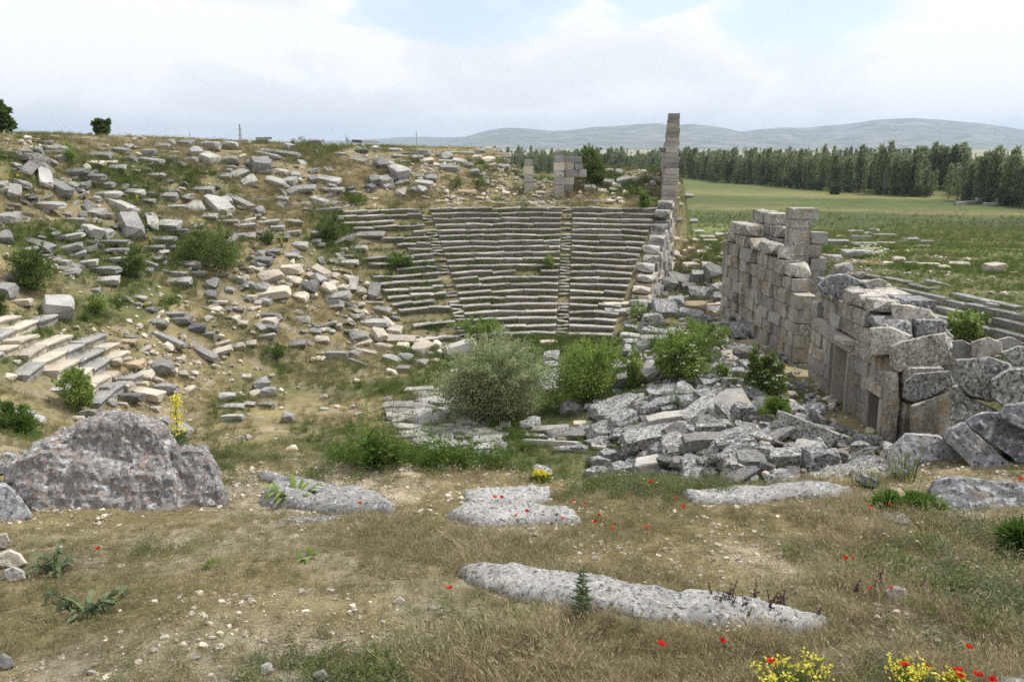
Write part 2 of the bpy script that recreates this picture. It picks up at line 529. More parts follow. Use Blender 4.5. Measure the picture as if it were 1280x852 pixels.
def tube(bm, pts, radii, seg=6):
    """a tapered tube along points into bm"""
    rings = []
    for i, p in enumerate(pts):
        p = Vector(p)
        a = Vector(pts[max(i - 1, 0)]); b = Vector(pts[min(i + 1, len(pts) - 1)])
        d = (b - a).normalized()
        u = d.orthogonal().normalized(); w = d.cross(u)
        rings.append([bm.verts.new(p + (u * math.cos(2 * math.pi * k / seg) + w * math.sin(2 * math.pi * k / seg)) * radii[i]) for k in range(seg)])
    for i in range(len(rings) - 1):
        for k in range(seg):
            bm.faces.new((rings[i][k], rings[i][(k + 1) % seg], rings[i + 1][(k + 1) % seg], rings[i + 1][k]))
    bm.faces.new(rings[-1]); bm.faces.new(rings[0][::-1])


def leaves_np(cent, dirs, length, width, rs, droop=0.0):
    """rhombic leaves: one bent quad each. cent (n,3), dirs (n,3)"""
    n = len(cent)
    d = dirs / (np.linalg.norm(dirs, axis=1, keepdims=True) + 1e-9)
    a = rs.normal(size=(n, 3))
    s = np.cross(d, a); s /= (np.linalg.norm(s, axis=1, keepdims=True) + 1e-9)
    L = (np.asarray(length) * rs.uniform(0.65, 1.25, n))[:, None]
    W = (np.asarray(width) * rs.uniform(0.65, 1.25, n))[:, None]
    v0 = cent; v2 = cent + d * L
    mid = cent + d * L * 0.45
    v1 = mid + s * W * 0.5; v3 = mid - s * W * 0.5
    v2 = v2 - np.array([0, 0, 1.0]) * L * droop
    verts = np.stack([v0, v1, v2, v3], 1).reshape(-1, 3)
    faces = np.arange(4 * n).reshape(-1, 4)
    return verts, faces


# ------------------------------------------------------------------ ground
def axis_grid(lo, hi, step, glo, ghi, grow):
    core = list(np.arange(lo, hi + 1e-6, step))
    up, s = [], step
    v = hi
    while v < ghi:
        s *= grow; v += s; up.append(v)
    dn, s, v = [], step, lo
    while v > glo:
        s *= grow; v -= s; dn.append(v)
    return np.array(dn[::-1] + core + up)


gx = axis_grid(-42, 42, 0.30, -9500, 9500, 1.13)
gy = np.concatenate([axis_grid(-6, 14, 0.15, -60, 13.9, 1.3), axis_grid(14.2, 96, 0.34, 14.0, 14000, 1.055)])
gy = np.unique(np.round(gy, 3))
GX, GY = np.meshgrid(gx, gy)
GZ = Z(GX, GY)
nx, ny = len(gx), len(gy)
gv = np.stack([GX, GY, GZ], -1).reshape(-1, 3)
ii, jj = np.meshgrid(np.arange(nx - 1), np.arange(ny - 1))
b0 = (jj * nx + ii).ravel()
gf = np.stack([b0, b0 + 1, b0 + nx + 1, b0 + nx], 1)
g_me = mesh_np('ground', gv, gf, smooth=True)


def greenness(x, y):
    """0 bare/dry .. 1 lush, where plants take the ground"""
    dx, dy = x - CX, y - CY
    r = np.hypot(dx, dy)
    n = fbm(x * 0.22 + 31, y * 0.22 + 7, 4)
    g = 0.47 + (n - 0.5) * 1.6
    g = g + 0.35 * (r < RO + 1) * (x < 9) * sstep(-9, -3, x) + 0.12 * (r < RO) * (x > -4) * (x < 9) - 0.08 * (1 - sstep(-11, -5, x)) * (y < 46)                   # moist orchestra floor
    g = g + 0.55 * np.exp(-((y - 11.5) / 1.4) ** 2 - ((x + 0.8) / 3.6) ** 2)
    g = g - 0.22 * (y < 9.6)
    g = g - 0.15 * (r > 33) * (x < 3)
    g = g + 0.35 * ((x - FL_A[0]) * FL_N[0] + (y - FL_A[1]) * FL_N[1] > -6) * (x > 17)
    return np.clip(g, 0, 1)


def cover_color(x, y):
    r = np.hypot(x - CX, y - CY)
    g = greenness(x, y)
    n1 = fbm(x * 0.9, y * 0.9, 4); n2 = fbm(x * 0.13 + 3, y * 0.13, 4)
    nearw = (y < 10.5)
    dirt = np.stack([np.where(nearw, 0.375, 0.285), np.where(nearw, 0.335, 0.245), np.where(nearw, 0.275, 0.185)], -1)
    dry = np.array([0.235, 0.20, 0.115]); grn = np.array([0.115, 0.125, 0.06])
    a = np.where(nearw, sstep(0.42, 0.62, n1), sstep(0.48, 0.70, n1))[..., None]
    c = dirt * a + dry * (1 - a)
    gg = sstep(0.35, 0.85, g)[..., None]
    c = c * (1 - gg) + grn * gg
    th = np.degrees(np.arctan2(x - CX, y - CY))
    sk = ((th > -30) & (th < 18) & (r > RO - 1) & (r < RT + 0.4))[..., None]
    c = np.where(sk, np.array([0.185, 0.165, 0.105]), c)
    # ploughed brown field on the plateau
    k = (sstep(60, 72, r) * (x < -25))[..., None]
    c = c * (1 - k) + np.array([0.23, 0.155, 0.095]) * k
    # the plain: strips of crops; distances run along a line slightly turned to the view
    q = y + 0.30 * x + 14 * (n2 - 0.5)
    stops = [90, 125, 150, 165, 172, 205, 215, 232, 262, 275, 330, 400, 520, 700, 1100, 1800, 2500, 3500, 6000, 9000]
    cols = np.array([[.16, .18, .06], [.20, .225, .075], [.185, .215, .075], [.21, .235, .08], [.085, .115, .04], [.10, .13, .045], [.22, .20, .085], [.12, .15, .05],
                     [.10, .135, .045], [.24, .235, .09], [.15, .175, .06], [.16, .19, .065], [.20, .20, .08], [.30, .28, .15], [.27, .27, .14], [.40, .36, .22],
                     [.30, .31, .17], [.42, .38, .24], [.30, .32, .2], [.3, .32, .2]])
    f = np.stack([np.interp(q, stops, cols[:, k]) for k in range(3)], -1) * np.array([0.76, 0.77, 0.90]) * (0.85 + 0.3 * fbm(x * 0.06, y * 0.03, 4))[..., None]
    wet = (sstep(150, 156, y + 0.12 * x) * (1 - sstep(176, 182, y + 0.12 * x)) * sstep(75, 100, x))[..., None]
    f = f * (1 - wet) + np.array([0.06, 0.075, 0.05]) * wet
    fk = sstep(74, 96, y + 0.2 * np.abs(x - 20)) * (x > -60) * (sstep(100, 140, r) * (x < 3) + (x >= 3))
    fk = np.maximum(fk, (x > 22) * sstep(60, 75, y + 0.3 * (x - 22)))[..., None]
    return c * (1 - fk) + f * fk


cc = cover_color(GX.ravel(), GY.ravel())
ca = g_me.color_attributes.new('cover', 'FLOAT_COLOR', 'POINT')
ca.data.foreach_set('color', np.concatenate([cc, np.ones((len(cc), 1))], 1).astype(np.float32).ravel())

m, nt, out = nmat('earth_and_turf')
p = wpos(nt)
at_n = nt.nodes.new('ShaderNodeAttribute'); at_n.attribute_name = 'cover'
c0 = at_n.outputs['Color']
c1 = mixc(nt, 1.0, c0, ramp(nt, noise(nt, p, 2.2, 8, 0.7), [(0.3, (0.72, 0.72, 0.72)), (0.7, (1.25, 1.23, 1.2))]), 'MULTIPLY')
c1 = mixc(nt, 1.0, c1, ramp(nt, noise(nt, p, 0.35, 6, 0.65), [(0.3, (0.82, 0.84, 0.80)), (0.7, (1.14, 1.12, 1.1))]), 'MULTIPLY')
stv = N(nt, 'ShaderNodeVectorMath', operation='MULTIPLY'); stv.inputs[1].default_value = (0.05, 0.16, 0.1); nt.links.new(p, stv.inputs[0])
c1 = mixc(nt, 1.0, c1, ramp(nt, noise(nt, stv.outputs[0], 1.0, 8, 0.7), [(0.3, (0.72, 0.75, 0.74)), (0.7, (1.25, 1.22, 1.18))]), 'MULTIPLY')
st2 = N(nt, 'ShaderNodeVectorMath', operation='MULTIPLY'); st2.inputs[1].default_value = (0.22, 0.75, 0.3); nt.links.new(p, st2.inputs[0])
c1 = mixc(nt, 1.0, c1, ramp(nt, noise(nt, st2.outputs[0], 1.0, 9, 0.8), [(0.32, (0.70, 0.73, 0.72)), (0.68, (1.28, 1.24, 1.2))]), 'MULTIPLY')
vor = N(nt, 'ShaderNodeTexVoronoi', Scale=26.0); nt.links.new(p, vor.inputs['Vector'])
peb = ramp(nt, vor.outputs['Distance'], [(0.12, (0.55, 0.55, 0.55)), (0.28, (0, 0, 0))])
pebm = mixc(nt, 1.0, peb, ramp(nt, noise(nt, p, 1.1, 5, 0.7), [(0.5, (0, 0, 0)), (0.62, (1, 1, 1))]), 'MULTIPLY')
c1 = mixc(nt, pebm, c1, (0.52, 0.47, 0.38))
finish(nt, out, c1, 0.97, noise(nt, p, 14, 8, 0.75), 0.05, 0.8, 0.1)
M['ground'] = m
ground = link('ground', g_me, 'ground')
tag(ground, 'dry earth and turf of the ruined theatre running out to the green plain', kind='structure')

# ------------------------------------------------------------------ hills far behind the plain
def ridge_mesh(name, pts, dist, depth, seed):
    xs = np.linspace(pts[0][0], pts[-1][0], 260)
    ys = np.interp(xs, [q[0] for q in pts], [q[1] for q in pts])
    hgt = np.array([at(a, b, dist)[2] for a, b in zip(xs, ys)])
    X = (xs - 640) / F * (dist * CP)
    k = np.linspace(0, 1, 46)
    V = []
    for t in k:
        yy = dist - depth * (1 - t) if t < 1 else dist
        prof = t ** 1.25
        gul = (fbm(X * 0.0016 + seed, np.full_like(X, yy) * 0.0009, 5) - 0.5) * 2
        gul2 = (fbm(X * 0.006 + seed, np.full_like(X, yy) * 0.004, 4) - 0.5)
        z = -6 + (hgt + 6) * np.clip(prof + (gul * 0.42 + gul2 * 0.16) * (1 - t) * t * 1.6, -0.02, 1)
        V.append(np.stack([X * (yy / dist), np.full_like(X, yy), z], -1))
    for t in (0.35, 1.0):                                     # the slope behind the crest
        V.append(np.stack([X * (1 + 0.1 * t), np.full_like(X, dist + depth * t), -6 + (hgt + 6) * (1 - t)], -1))
    V = np.array(V); n_, m_ = V.shape[:2]
    ii, jj = np.meshgrid(np.arange(m_ - 1), np.arange(n_ - 1))
    b = (jj * m_ + ii).ravel()
    return mesh_np(name, V.reshape(-1, 3), np.stack([b, b + 1, b + m_ + 1, b + m_], 1), smooth=True)


m, nt, out = nmat('scrubby_hillside')
p = wpos(nt)
sc_ = N(nt, 'ShaderNodeVectorMath', operation='MULTIPLY'); sc_.inputs[1].default_value = (0.001, 0.001, 0.002); nt.links.new(p, sc_.inputs[0])
col = ramp(nt, noise(nt, sc_.outputs[0], 5, 9, 0.66, 0.6), [(0.36, (0.07, 0.085, 0.055)), (0.5, (0.13, 0.135, 0.09)), (0.60, (0.20, 0.185, 0.15)), (0.7, (0.30, 0.28, 0.23))])
finish(nt, out, col, 0.95)
M['hill'] = m
h1 = link('hills', ridge_mesh('hills', [(-300, 183), (440, 183), (520, 177), (560, 179), (585, 170), (610, 163), (632, 159.5), (660, 161), (690, 164), (712, 163), (740, 159), (770, 157.5), (800, 155), (822, 154), (842, 157), (860, 155),
          (885, 157), (910, 161), (926, 165), (945, 162), (975, 159.5), (1005, 160), (1030, 157), (1060, 155), (1090, 150), (1115, 148.5), (1140, 147.5), (1165, 149), (1190, 151.5), (1220, 154), (1250, 158), (1280, 163), (1340, 168), (1600, 172), (1900, 178)],
          9000, 3200, 3.0), 'hill')
tag(h1, 'long pale blue mountain ridge beyond the plain', kind='structure')
h2 = link('hills', ridge_mesh('hills', [(-500, 182), (300, 180), (470, 174), (500, 171.5), (530, 171), (560, 172), (600, 170), (700, 172), (1200, 172), (1800, 176)], 11500, 2200, 9.0), 'hill')
tag(h2, 'low fainter ridge behind the main mountain', kind='structure')

# ------------------------------------------------------------------ stone seating of the far wing
def pol(r, th, z):
    a = R(th)
    return (CX + r * math.sin(a), CY + r * math.cos(a), z)


def seat_mesh(r, z, a0, a1, q, name='seat_block', depth=None, drop=None, under=0.27):
    depth = depth or DR; drop = drop or DZ
    e = [q.uniform(-0.02, 0.02) for _ in range(8)]
    pr = [(r + under + e[0], z - drop - 0.06), (r + under + e[1], z - 0.13 + e[2] * 0.5), (r + 0.0 + e[3], z - 0.112), (r - 0.01 + e[3], z - 0.035), (r + 0.035, z + 0.0),
          (r + depth + 0.06, z - 0.012), (r + depth + 0.06, z - drop - 0.06)]
    ns = 4
    V, Fc = [], []
    tilt = q.uniform(-0.06, 0.06); sag = q.uniform(-0.01, 0.01); tr = q.uniform(-0.04, 0.04)
    for k in range(ns + 1):
        t = k / ns
        for i, (rr, zz) in enumerate(pr):
            jj = 0.013
            dr_ = tr * (t - 0.5) * 2 + q.uniform(-jj, jj)
            dz_ = tilt * (t - 0.5) * 2 + sag * (1 - (2 * t - 1) ** 2) + q.uniform(-jj, jj)
            if k in (0, ns) and i in (2, 3, 4) and q.random() < 0.4:
                dr_ += q.uniform(0.02, 0.14); dz_ -= q.uniform(0, 0.05)
            V.append(pol(rr + dr_, a0 + (a1 - a0) * t, zz + dz_))
    m_ = len(pr)
    for k in range(ns):
        for i in range(m_):
            j = (i + 1) % m_
            Fc.append((k * m_ + i, k * m_ + j, (k + 1) * m_ + j, (k + 1) * m_ + i))
    me = bpy.data.meshes.new(name)
    me.from_pydata(V, [], Fc + [tuple(range(m_))[::-1], tuple(ns * m_ + i for i in range(m_))])
    me.update()
    return me


q = random.Random(3)
seating = empty('theatre_seating', pol(RO, -5, 0))
tag(seating, 'tiers of curved grey stone seats, the only well preserved wing of the theatre', 'seating')
bpy.context.view_layer.update()
STAIRS = (-16.4, 4.6)


def child_mesh(name, me, mat, parent):
    o = link(name, me, mat, parent)
    o.matrix_parent_inverse = parent.matrix_basis.inverted()
    return o


tuft_spots = []                 # where plants sit on the tiers: (x, y, z, size)
for row in range(NROW):
    r = RO + DR * row; z = DZ * (row + 1)
    right = 15.3 + 2.4 * row / (NROW - 1)
    left = -28.6 + q.uniform(-1.2, 1.0) + (2.5 if row in (13, 14, 16) else 0) + (1.5 if row < 3 else 0)
    sw = math.degrees(0.42 / r)
    edges = [left, STAIRS[0] - sw, STAIRS[0] + sw, STAIRS[1] - sw, STAIRS[1] + sw, right]
    for s in range(0, 5, 2):
        a = edges[s]; end = edges[s + 1]
        while end - a > 0.05:
            L = math.degrees(q.uniform(1.35, 2.5) / r)
            b = end if end - a < L * 1.35 else a + L
            gone = q.random() < (0.13 if a < -20 else 0.012)
            if not gone:
                zz = z + q.uniform(-0.035, 0.03) - (0.06 if a < -20 else 0) * q.random()
                child_mesh('seat_block', seat_mesh(r + q.uniform(-0.03, 0.03), zz, a + math.degrees(0.012 / r), b - math.degrees(0.012 / r), q), 'seat', seating)
            if gone or q.random() < (0.75 if a < -17 else 0.34):
                for _ in range(q.randint(1, 4)):
                    tuft_spots.append((*pol(r + q.uniform(0.35, 0.66), q.uniform(a, b), (z if not gone else z - 0.3) - 0.02), q.uniform(0.5, 1.15)))
            a = b
    for sa in STAIRS:
        for st in range(2):
            if q.random() < 0.2:
                continue
            child_mesh('stair_step', seat_mesh(r + 0.02 + st * DR * 0.5, z - DZ * 0.5 + st * DZ * 0.5 + q.uniform(-0.03, 0.03), sa - sw * 0.93, sa + sw * 0.93, q, 'stair_step', DR * 0.5, DZ * 0.6), 'seat', seating)
        if q.random() < 0.55:
            tuft_spots.append((*pol(r + 0.4, sa + q.uniform(-sw, sw), z), q.uniform(0.6, 1.1)))

# broken curved tiers on the near left
frag = empty('broken_seating', pol(23.5, -91, 3))
tag(frag, 'broken curved tiers of tan stone steps among grass on the left slope', 'seating')
bpy.context.view_layer.update()
for row in range(9):
    r = 20.4 + 0.68 * row
    a = -101.5 + q.uniform(-0.6, 0.6)
    end = -84.2 - 0.65 * abs(row - 3.0) + q.uniform(-1.2, 0.4)
    while a < end:
        b = a + math.degrees(q.uniform(1.4, 2.5) / r)
        z = (r - RO) * 0.5517 + 0.55
        if q.random() > 0.06:
            child_mesh('seat_block', seat_mesh(r + q.uniform(-0.05, 0.05), z + q.uniform(-0.04, 0.04), a + 0.04, b - 0.04, q, depth=0.74, drop=0.8, under=0.10), q.choice(['light', 'cream', 'cream', 'light']), frag)
        a = b

# stadium seating on the far bank
stad = empty('stadium_seating', (24.0, 50.0, 3.5))
tag(stad, 'rows of dark stone stadium seats on the grassy bank behind the stage wall', 'seating')
bpy.context.view_layer.update()


def plane_hit(px, py, z):
    d = ray(px, py)
    t = (z - H) / d[2]
    return np.array((t * d[0], t * d[1], z))


la = Vector((-FL_N[1], FL_N[0], 0))             # along the bank, away from the camera
for k in range(6):
    zt = 4.75 - 0.36 * k
    s0 = -0.70 * k
    l = -12.5 + q.uniform(-1, 0)
    while l < (1.2 - 1.1 * k if k < 3 else -1.0 - 1.4 * k):
        L = q.uniform(1.5, 3.0)
        if q.random() > 0.14:
            c = Vector((FL_A[0] + FL_N[0] * (s0 + 0.3), FL_A[1] + FL_N[1] * (s0 + 0.3), 0)) + la * (l + L / 2)
            zz = max(zt, gz(c.x, c.y) + 0.12)
            ax = (la + Vector((0, 0, q.uniform(-0.02, 0.02))), -Vector((FL_N[0], FL_N[1], 0)).cross(Vector((0, 0, 0))) if False else Vector((FL_N[0], FL_N[1], 0)), Vector((0, 0, 1)))
            place_block('seat_block', ASHLAR, q.randrange(12), q.choice(['dark', 'grey', 'grey']), (c.x, c.y, zz - 0.17), ax, (L - 0.05, 0.66, 0.36), stad)
        l += L

# ------------------------------------------------------------------ walls built block by block
UP = Vector((0, 0, 1))


def course_wall(parent, origin, along, s_of, zs, depth, mats, q, lens=(0.9, 1.7), proud=0.04, side_off=0.0, name='ashlar_block', lean=None, skip=None):
    """courses of blocks; along: unit vector; the face looks to the left of along. s_of(z) -> (s0, s1); zs: course levels"""
    along = Vector(along); inn = Vector((along.y, -along.x, 0))        # into the wall
    for k in range(len(zs) - 1):
        z0, z1 = zs[k], zs[k + 1]
        rng = s_of((z0 + z1) / 2)
        if rng is None:
            continue
        s0, s1 = rng
        s = s0
        while s < s1 - 0.15:
            L = q.uniform(*lens)
            if s1 - (s + L) < lens[0] * 0.6:
                L = s1 - s
            if skip is None or not skip(s, s + L, z0, z1):
                pr = q.uniform(-proud, proud) + side_off + (lean(z0) if lean else 0)
                dp = depth * q.uniform(0.92, 1.05)
                c = Vector(origin) + along * (s + L / 2) + inn * (pr + dp / 2)
                hh = (z1 - z0) * 0.992
                mt = mats(s, z0, q) if callable(mats) else q.choice(mats)
                tl = q.uniform(-0.012, 0.012)
                place_block(name, ASHLAR, q.randrange(12), mt, (c.x, c.y, (z0 + z1) / 2), (along + UP * tl, inn, UP - along * tl), (L * 0.992, dp, hh), parent)
            s += L


def levels(z0, z1, h, q):
    out = [z0]
    while out[-1] < z1 - 0.2:
        out.append(out[-1] + h * q.uniform(0.85, 1.18))
    return out


q = random.Random(21)
# --- stage wall, near stretch with the framed doorway
near_wall = empty('stage_wall', (15.0, 38.5, 0.5))
tag(near_wall, 'tall broken stage wall of stained ashlar with the framed doorway', 'wall')
bpy.context.view_layer.update()
NW0 = (15.0, 44.3, 0)


def nw_top(s):
    return np.interp(s, [0, 1.2, 3, 5.5, 7.5, 9.0, 10.2, 11.4], [5.9, 6.5, 6.5, 6.35, 6.2, 5.6, 4.9, 3.6])


DOOR0, DOOR1, DOORZ = 3.6, 5.5, 3.6


def nw_skip(s0, s1, z0, z1):
    sm = (s0 + s1) / 2
    if z1 > nw_top(sm) + 0.25:
        return True
    if z0 < DOORZ - 0.2 and s1 > DOOR0 and s0 < DOOR1:
        return True
    return 8.0 < sm < 9.0 and z0 < 2.6


def split_lengths(skipper):
    return skipper


def nw_mats(s, z, q):
    if z > nw_top(s) - 1.1:
        return q.choice(['walltop', 'walltop', 'pile'])
    return q.choice(['wall', 'wall', 'wall', 'tan', 'walltop', 'grey'])


zs = levels(-0.3, 6.9, 0.66, q)
along = (0, -1, 0)


def face_with_door(parent, off, depth, q):
    org = (NW0[0] + off, NW0[1], 0)
    for k in range(len(zs) - 1):
        z0, z1 = zs[k], zs[k + 1]
        segs = [(0.0, DOOR0), (DOOR1, 8.05), (9.0, 11.2)] if z0 < DOORZ - 0.15 else [(0.0, 11.2)]
        if DOORZ - 0.15 > z0 >= 2.6:
            segs = [(0.0, DOOR0), (DOOR1, 11.2)]
        for sg in segs:
            course_wall(parent, org, along, lambda z, sg=sg: sg, [z0, z1], depth, nw_mats, q, lens=(0.7, 1.6), proud=0.06, skip=lambda a, b, c, d: d > nw_top((a + b) / 2) + 0.25)


# the stage side looks to -X: along = -Y has its inward side at -X, so walls are laid from the other end
def wall_leaf(parent, x_face, y0, y1, top, zs, depth, mats, q, lens, holes=(), proud=0.05, flip=1, slant=0.0):
    """one leaf of a wall along Y with its face at x_face looking to -X (flip=1) or +X (flip=-1)"""
    for k in range(len(zs) - 1):
        z0, z1 = zs[k], zs[k + 1]
        zm = (z0 + z1) / 2
        segs = [(y0, y1)]
        for (h0, h1, hz0, hz1) in holes:
            if hz0 < zm < hz1:
                nsg = []
                for a, b in segs:
                    if h1 <= a or h0 >= b:
                        nsg.append((a, b))
                    else:
                        if h0 - a > 0.25: nsg.append((a, h0))
                        if b - h1 > 0.25: nsg.append((h1, b))
                segs = nsg
        for a, b in segs:
            s = a
            first = True
            while s < b - 0.05:
                L = q.uniform(*lens)
                if first and k % 2: L *= 0.6
                first = False
                if b - (s + L) < lens[0] * 0.7: L = b - s
                ym = s + L / 2
                if z1 <= top(ym) + 0.28 and q.random() > 0.012:
                    dp = depth * q.uniform(0.93, 1.04)
                    xo = x_face + slant * (ym - y0) + flip * ((q.uniform(-proud, proud) if q.random() > 0.14 else q.uniform(-0.12, 0.30)) + dp / 2)
                    tl = q.uniform(-0.015, 0.015)
                    mt = mats(ym, zm, top(ym), q)
                    place_block('ashlar_block', ASHLAR if z1 < top(ym) - 0.5 else CHUNKS[:6] + ASHLAR, q.randrange(12), mt, (xo, ym, zm), (Vector((0, 1, tl)), Vector((-1, 0, 0)), Vector((0, -tl, 1))),
                                (L * q.uniform(0.97, 1.0), dp, (z1 - z0) * q.uniform(0.97, 1.0)), parent)
                s += L


def st_mats(y, z, top, q):
    if z > top - 0.9:
        return q.choice(['walltop', 'walltop', 'pile', 'wall'])
    return q.choice(['wall', 'wall', 'wall', 'wall', 'wall', 'wall', 'walltop', 'light'])


nwt = lambda y: float(np.interp(y, [33.0, 33.8, 35.2, 36.5, 38.5, 41.5, 43.2, 44.3], [3.2, 4.6, 5.3, 6.1, 6.45, 6.6, 6.5, 5.6]))
DY0, DY1, DTOP = 38.75, 40.55, 3.75
wall_leaf(near_wall, 15.35, 33.0, 44.3, nwt, zs, 1.35, st_mats, q, (1.0, 2.5), holes=((DY0 - 0.3, DY1 + 0.3, -1, DTOP + 0.35), (35.2, 36.3, -1, 2.9)))
nwb = lambda y: nwt(y) + (-0.25 if y > 39 else 0.1)
wall_leaf(near_wall, 18.1, 33.0, 44.3, nwb, zs, 1.35, st_mats, q, (0.9, 1.9), flip=-1, holes=((DY0, DY1, -1, DTOP),))
# doorway: jambs, head, cornice, sill
X0 = 15.21
for yy in (DY0 - 0.15, DY1 + 0.15):
    place_block('door_jamb', ASHLAR, 2, 'frame', (X0 + 0.55, yy, (DTOP + 0.1) / 2), (UP, Vector((1, 0, 0)), Vector((0, 1, 0))), (DTOP - 0.1, 1.0, 0.31), near_wall)
    place_block('jamb_moulding', ASHLAR, 5, 'frame', (X0 - 0.02, yy + math.copysign(0.07, yy - 39.6), DTOP / 2 + 0.05), (UP, Vector((1, 0, 0)), Vector((0, 1, 0))), (DTOP - 0.14, 0.16, 0.16), near_wall)
place_block('door_lintel', ASHLAR, 7, 'frame', (X0 + 0.5, (DY0 + DY1) / 2, DTOP + 0.17), (Vector((0, 1, 0)), Vector((-1, 0, 0)), UP), (DY1 - DY0 + 0.62, 1.05, 0.34), near_wall)
for yy, L in (((DY0 + DY1) / 2 - 0.62, 1.2), ((DY0 + DY1) / 2 + 0.62, 1.25)):
    place_block('door_cornice', ASHLAR, 9, 'frame', (X0 + 0.2, yy, DTOP + 0.47), (Vector((0, 1, 0)), Vector((-1, 0, 0.08)), Vector((0.08, 0, 1))), (L, 1.15, 0.22), near_wall)
place_block('door_sill', ASHLAR, 3, 'frame', (X0 + 0.4, (DY0 + DY1) / 2, -0.02), (Vector((0, 1, 0)), Vector((-1, 0, 0)), UP), (DY1 - DY0 + 0.6, 1.2, 0.3), near_wall)
def under(child, part):
    child.parent = part
    child.matrix_parent_inverse = (near_wall.matrix_basis @ part.matrix_basis).inverted()
    child.matrix_basis = near_wall.matrix_basis @ child.matrix_basis


kids = [o for o in near_wall.children]
jambs = [o for o in kids if o.name.startswith('door_jamb')]
for o in kids:
    if o.name.startswith('jamb_moulding'):
        under(o, min(jambs, key=lambda j: abs(j.matrix_basis.translation.y - o.matrix_basis.translation.y)))
    elif o.name.startswith('door_cornice'):
        under(o, next(k for k in kids if k.name.startswith('door_lintel')))
# pilaster jambs of the second doorway
for yy in (35.05, 36.4):
    place_block('door_jamb', ASHLAR, 4, 'frame', (X0 + 0.5, yy, 1.25), (UP, Vector((1, 0, 0)), Vector((0, 1, 0))), (2.9, 0.9, 0.3), near_wall)
place_block('door_lintel', ASHLAR, 6, 'wall', (X0 + 0.45, 35.75, 2.95), (Vector((0, 1, 0)), Vector((-1, 0, 0)), UP), (1.9, 1.1, 0.42), near_wall)

# --- stage wall, far stretch
far_wall = empty('stage_wall', (15.0, 53, 0.8))
tag(far_wall, 'farther stretch of the stage wall ending in a stacked pillar', 'wall')
bpy.context.view_layer.update()
zs2 = levels(-0.2, 8.4, 0.72, q)
fwt = lambda y: float(np.interp(y, [46.2, 47.2, 48.5, 50.5, 52.5, 55, 57.5, 59.5, 60.5], [5.0, 5.5, 6.6, 7.2, 7.6, 7.7, 7.9, 7.75, 7.4]))
wall_leaf(far_wall, 15.35, 46.5, 60.5, fwt, zs2, 1.05, st_mats, q, (1.1, 2.7), slant=-0.065, holes=((56.4, 57.3, 2.2, 3.5), (56.6, 57.2, 5.2, 6.1)))
fbt = lambda y: float(np.interp(y, [46.5, 49, 50.2, 52, 54, 57, 60.5], [3.4, 3.8, 6.6, 7.0, 8.3, 8.6, 8.4]))
wall_leaf(far_wall, 17.75, 51.6, 60.5, fbt, zs2, 1.15, lambda y, z, t, q: q.choice(['walltop', 'wall', 'walltop']), q, (0.9, 1.9), flip=-1, slant=-0.03)
pz = 0.8
pc = at(997, 300, 50.8)
for k in range(12):                                           # the pillar that stands highest
    hgt = [0.7, 0.75, 0.7, 0.8, 0.7, 0.75, 0.8, 0.7, 0.85, 0.75, 0.5, 0.62][k]
    w_ = 1.15 if k < 11 else 1.5
    place_block('pillar_block', ASHLAR, k, ['walltop', 'wall', 'walltop', 'wall'][k % 4], (pc[0] + q.uniform(-0.05, 0.05) + (0.12 if k == 11 else 0), pc[1] + q.uniform(-0.04, 0.04), pz + hgt / 2),
                (Vector((1, 0.05, 0)), Vector((-0.05, 1, 0)), UP), (w_, 1.1, hgt * 0.99), far_wall)
    pz += hgt
    if pz > 9.15: break
pz = 0.9
pc2 = at(1020, 310, 51.0)
while pz < 7.9:
    hgt = q.uniform(0.62, 0.82)
    place_block('pillar_block', ASHLAR, q.randrange(12), q.choice(['light', 'wall', 'wall']), (pc2[0] + q.uniform(-0.06, 0.06) - (0.25 if 6.2 < pz < 6.6 else 0), pc2[1], pz + hgt / 2), (Vector((1, 0, 0)), Vector((0, 1, 0)), UP), (0.95, 1.0, hgt * 0.99), far_wall)
    pz += hgt

# --- tall retaining wall seen end on
tall = empty('retaining_wall', (12.4, 73, 7.5))
tag(tall, 'tall thin stepped wall of flat brown courses standing against the sky', 'wall')
bpy.context.view_layer.update()
q = random.Random(5)
u1 = Vector((math.sin(R(17.7)), math.cos(R(17.7)), 0)); n1 = Vector((u1.y, -u1.x, 0))
u2 = Vector((math.sin(R(6.8)), math.cos(R(6.8)), 0)); n2 = Vector((u2.y, -u2.x, 0))
P0 = Vector((12.15, 73.0, 0))
z = 7.55
k = 0
while z < 15.45:
    hgt = 0.425 * q.uniform(0.85, 1.15)
    f = (z - 7.55) / 7.9
    s0 = 6.3 * f ** 1.15 + q.uniform(-0.10, 0.12)
    s1 = np.interp(z, [7.5, 12, 14.6, 15.5], [9.6, 8.9, 8.4, 7.6])
    left_in = 0.80 * f ** 0.9 + q.uniform(-0.03, 0.03)
    wd = 1.35 - 0.40 * f
    s = s0
    while s < s1 - 0.2:
        L = q.uniform(0.8, 1.6) if s > s0 else q.uniform(0.6, 1.0)
        if s1 - s - L < 0.5: L = s1 - s
        if L > 0.15:
            c = P0 + u2 * (s + L / 2) + n2 * (left_in + wd / 2 + q.uniform(-0.02, 0.02))
            place_block('course_block', ASHLAR, q.randrange(12), 'tower', (c.x, c.y, z + hgt / 2), (u2, -n2, UP), (L * 0.985, wd * q.uniform(0.96, 1.03), hgt * 0.955), tall)
        s += L
    if k in (11, 12) and k == 11:
        c = P0 + u2 * (s0 + 0.35) + n2 * (left_in - 0.2)
        place_block('stub_stone', CHUNKS, 3, 'dark', (c.x, c.y, z + 0.2), (u2, -n2, UP), (0.35, 0.5, 0.4), tall)
    z += hgt; k += 1
z = -0.4
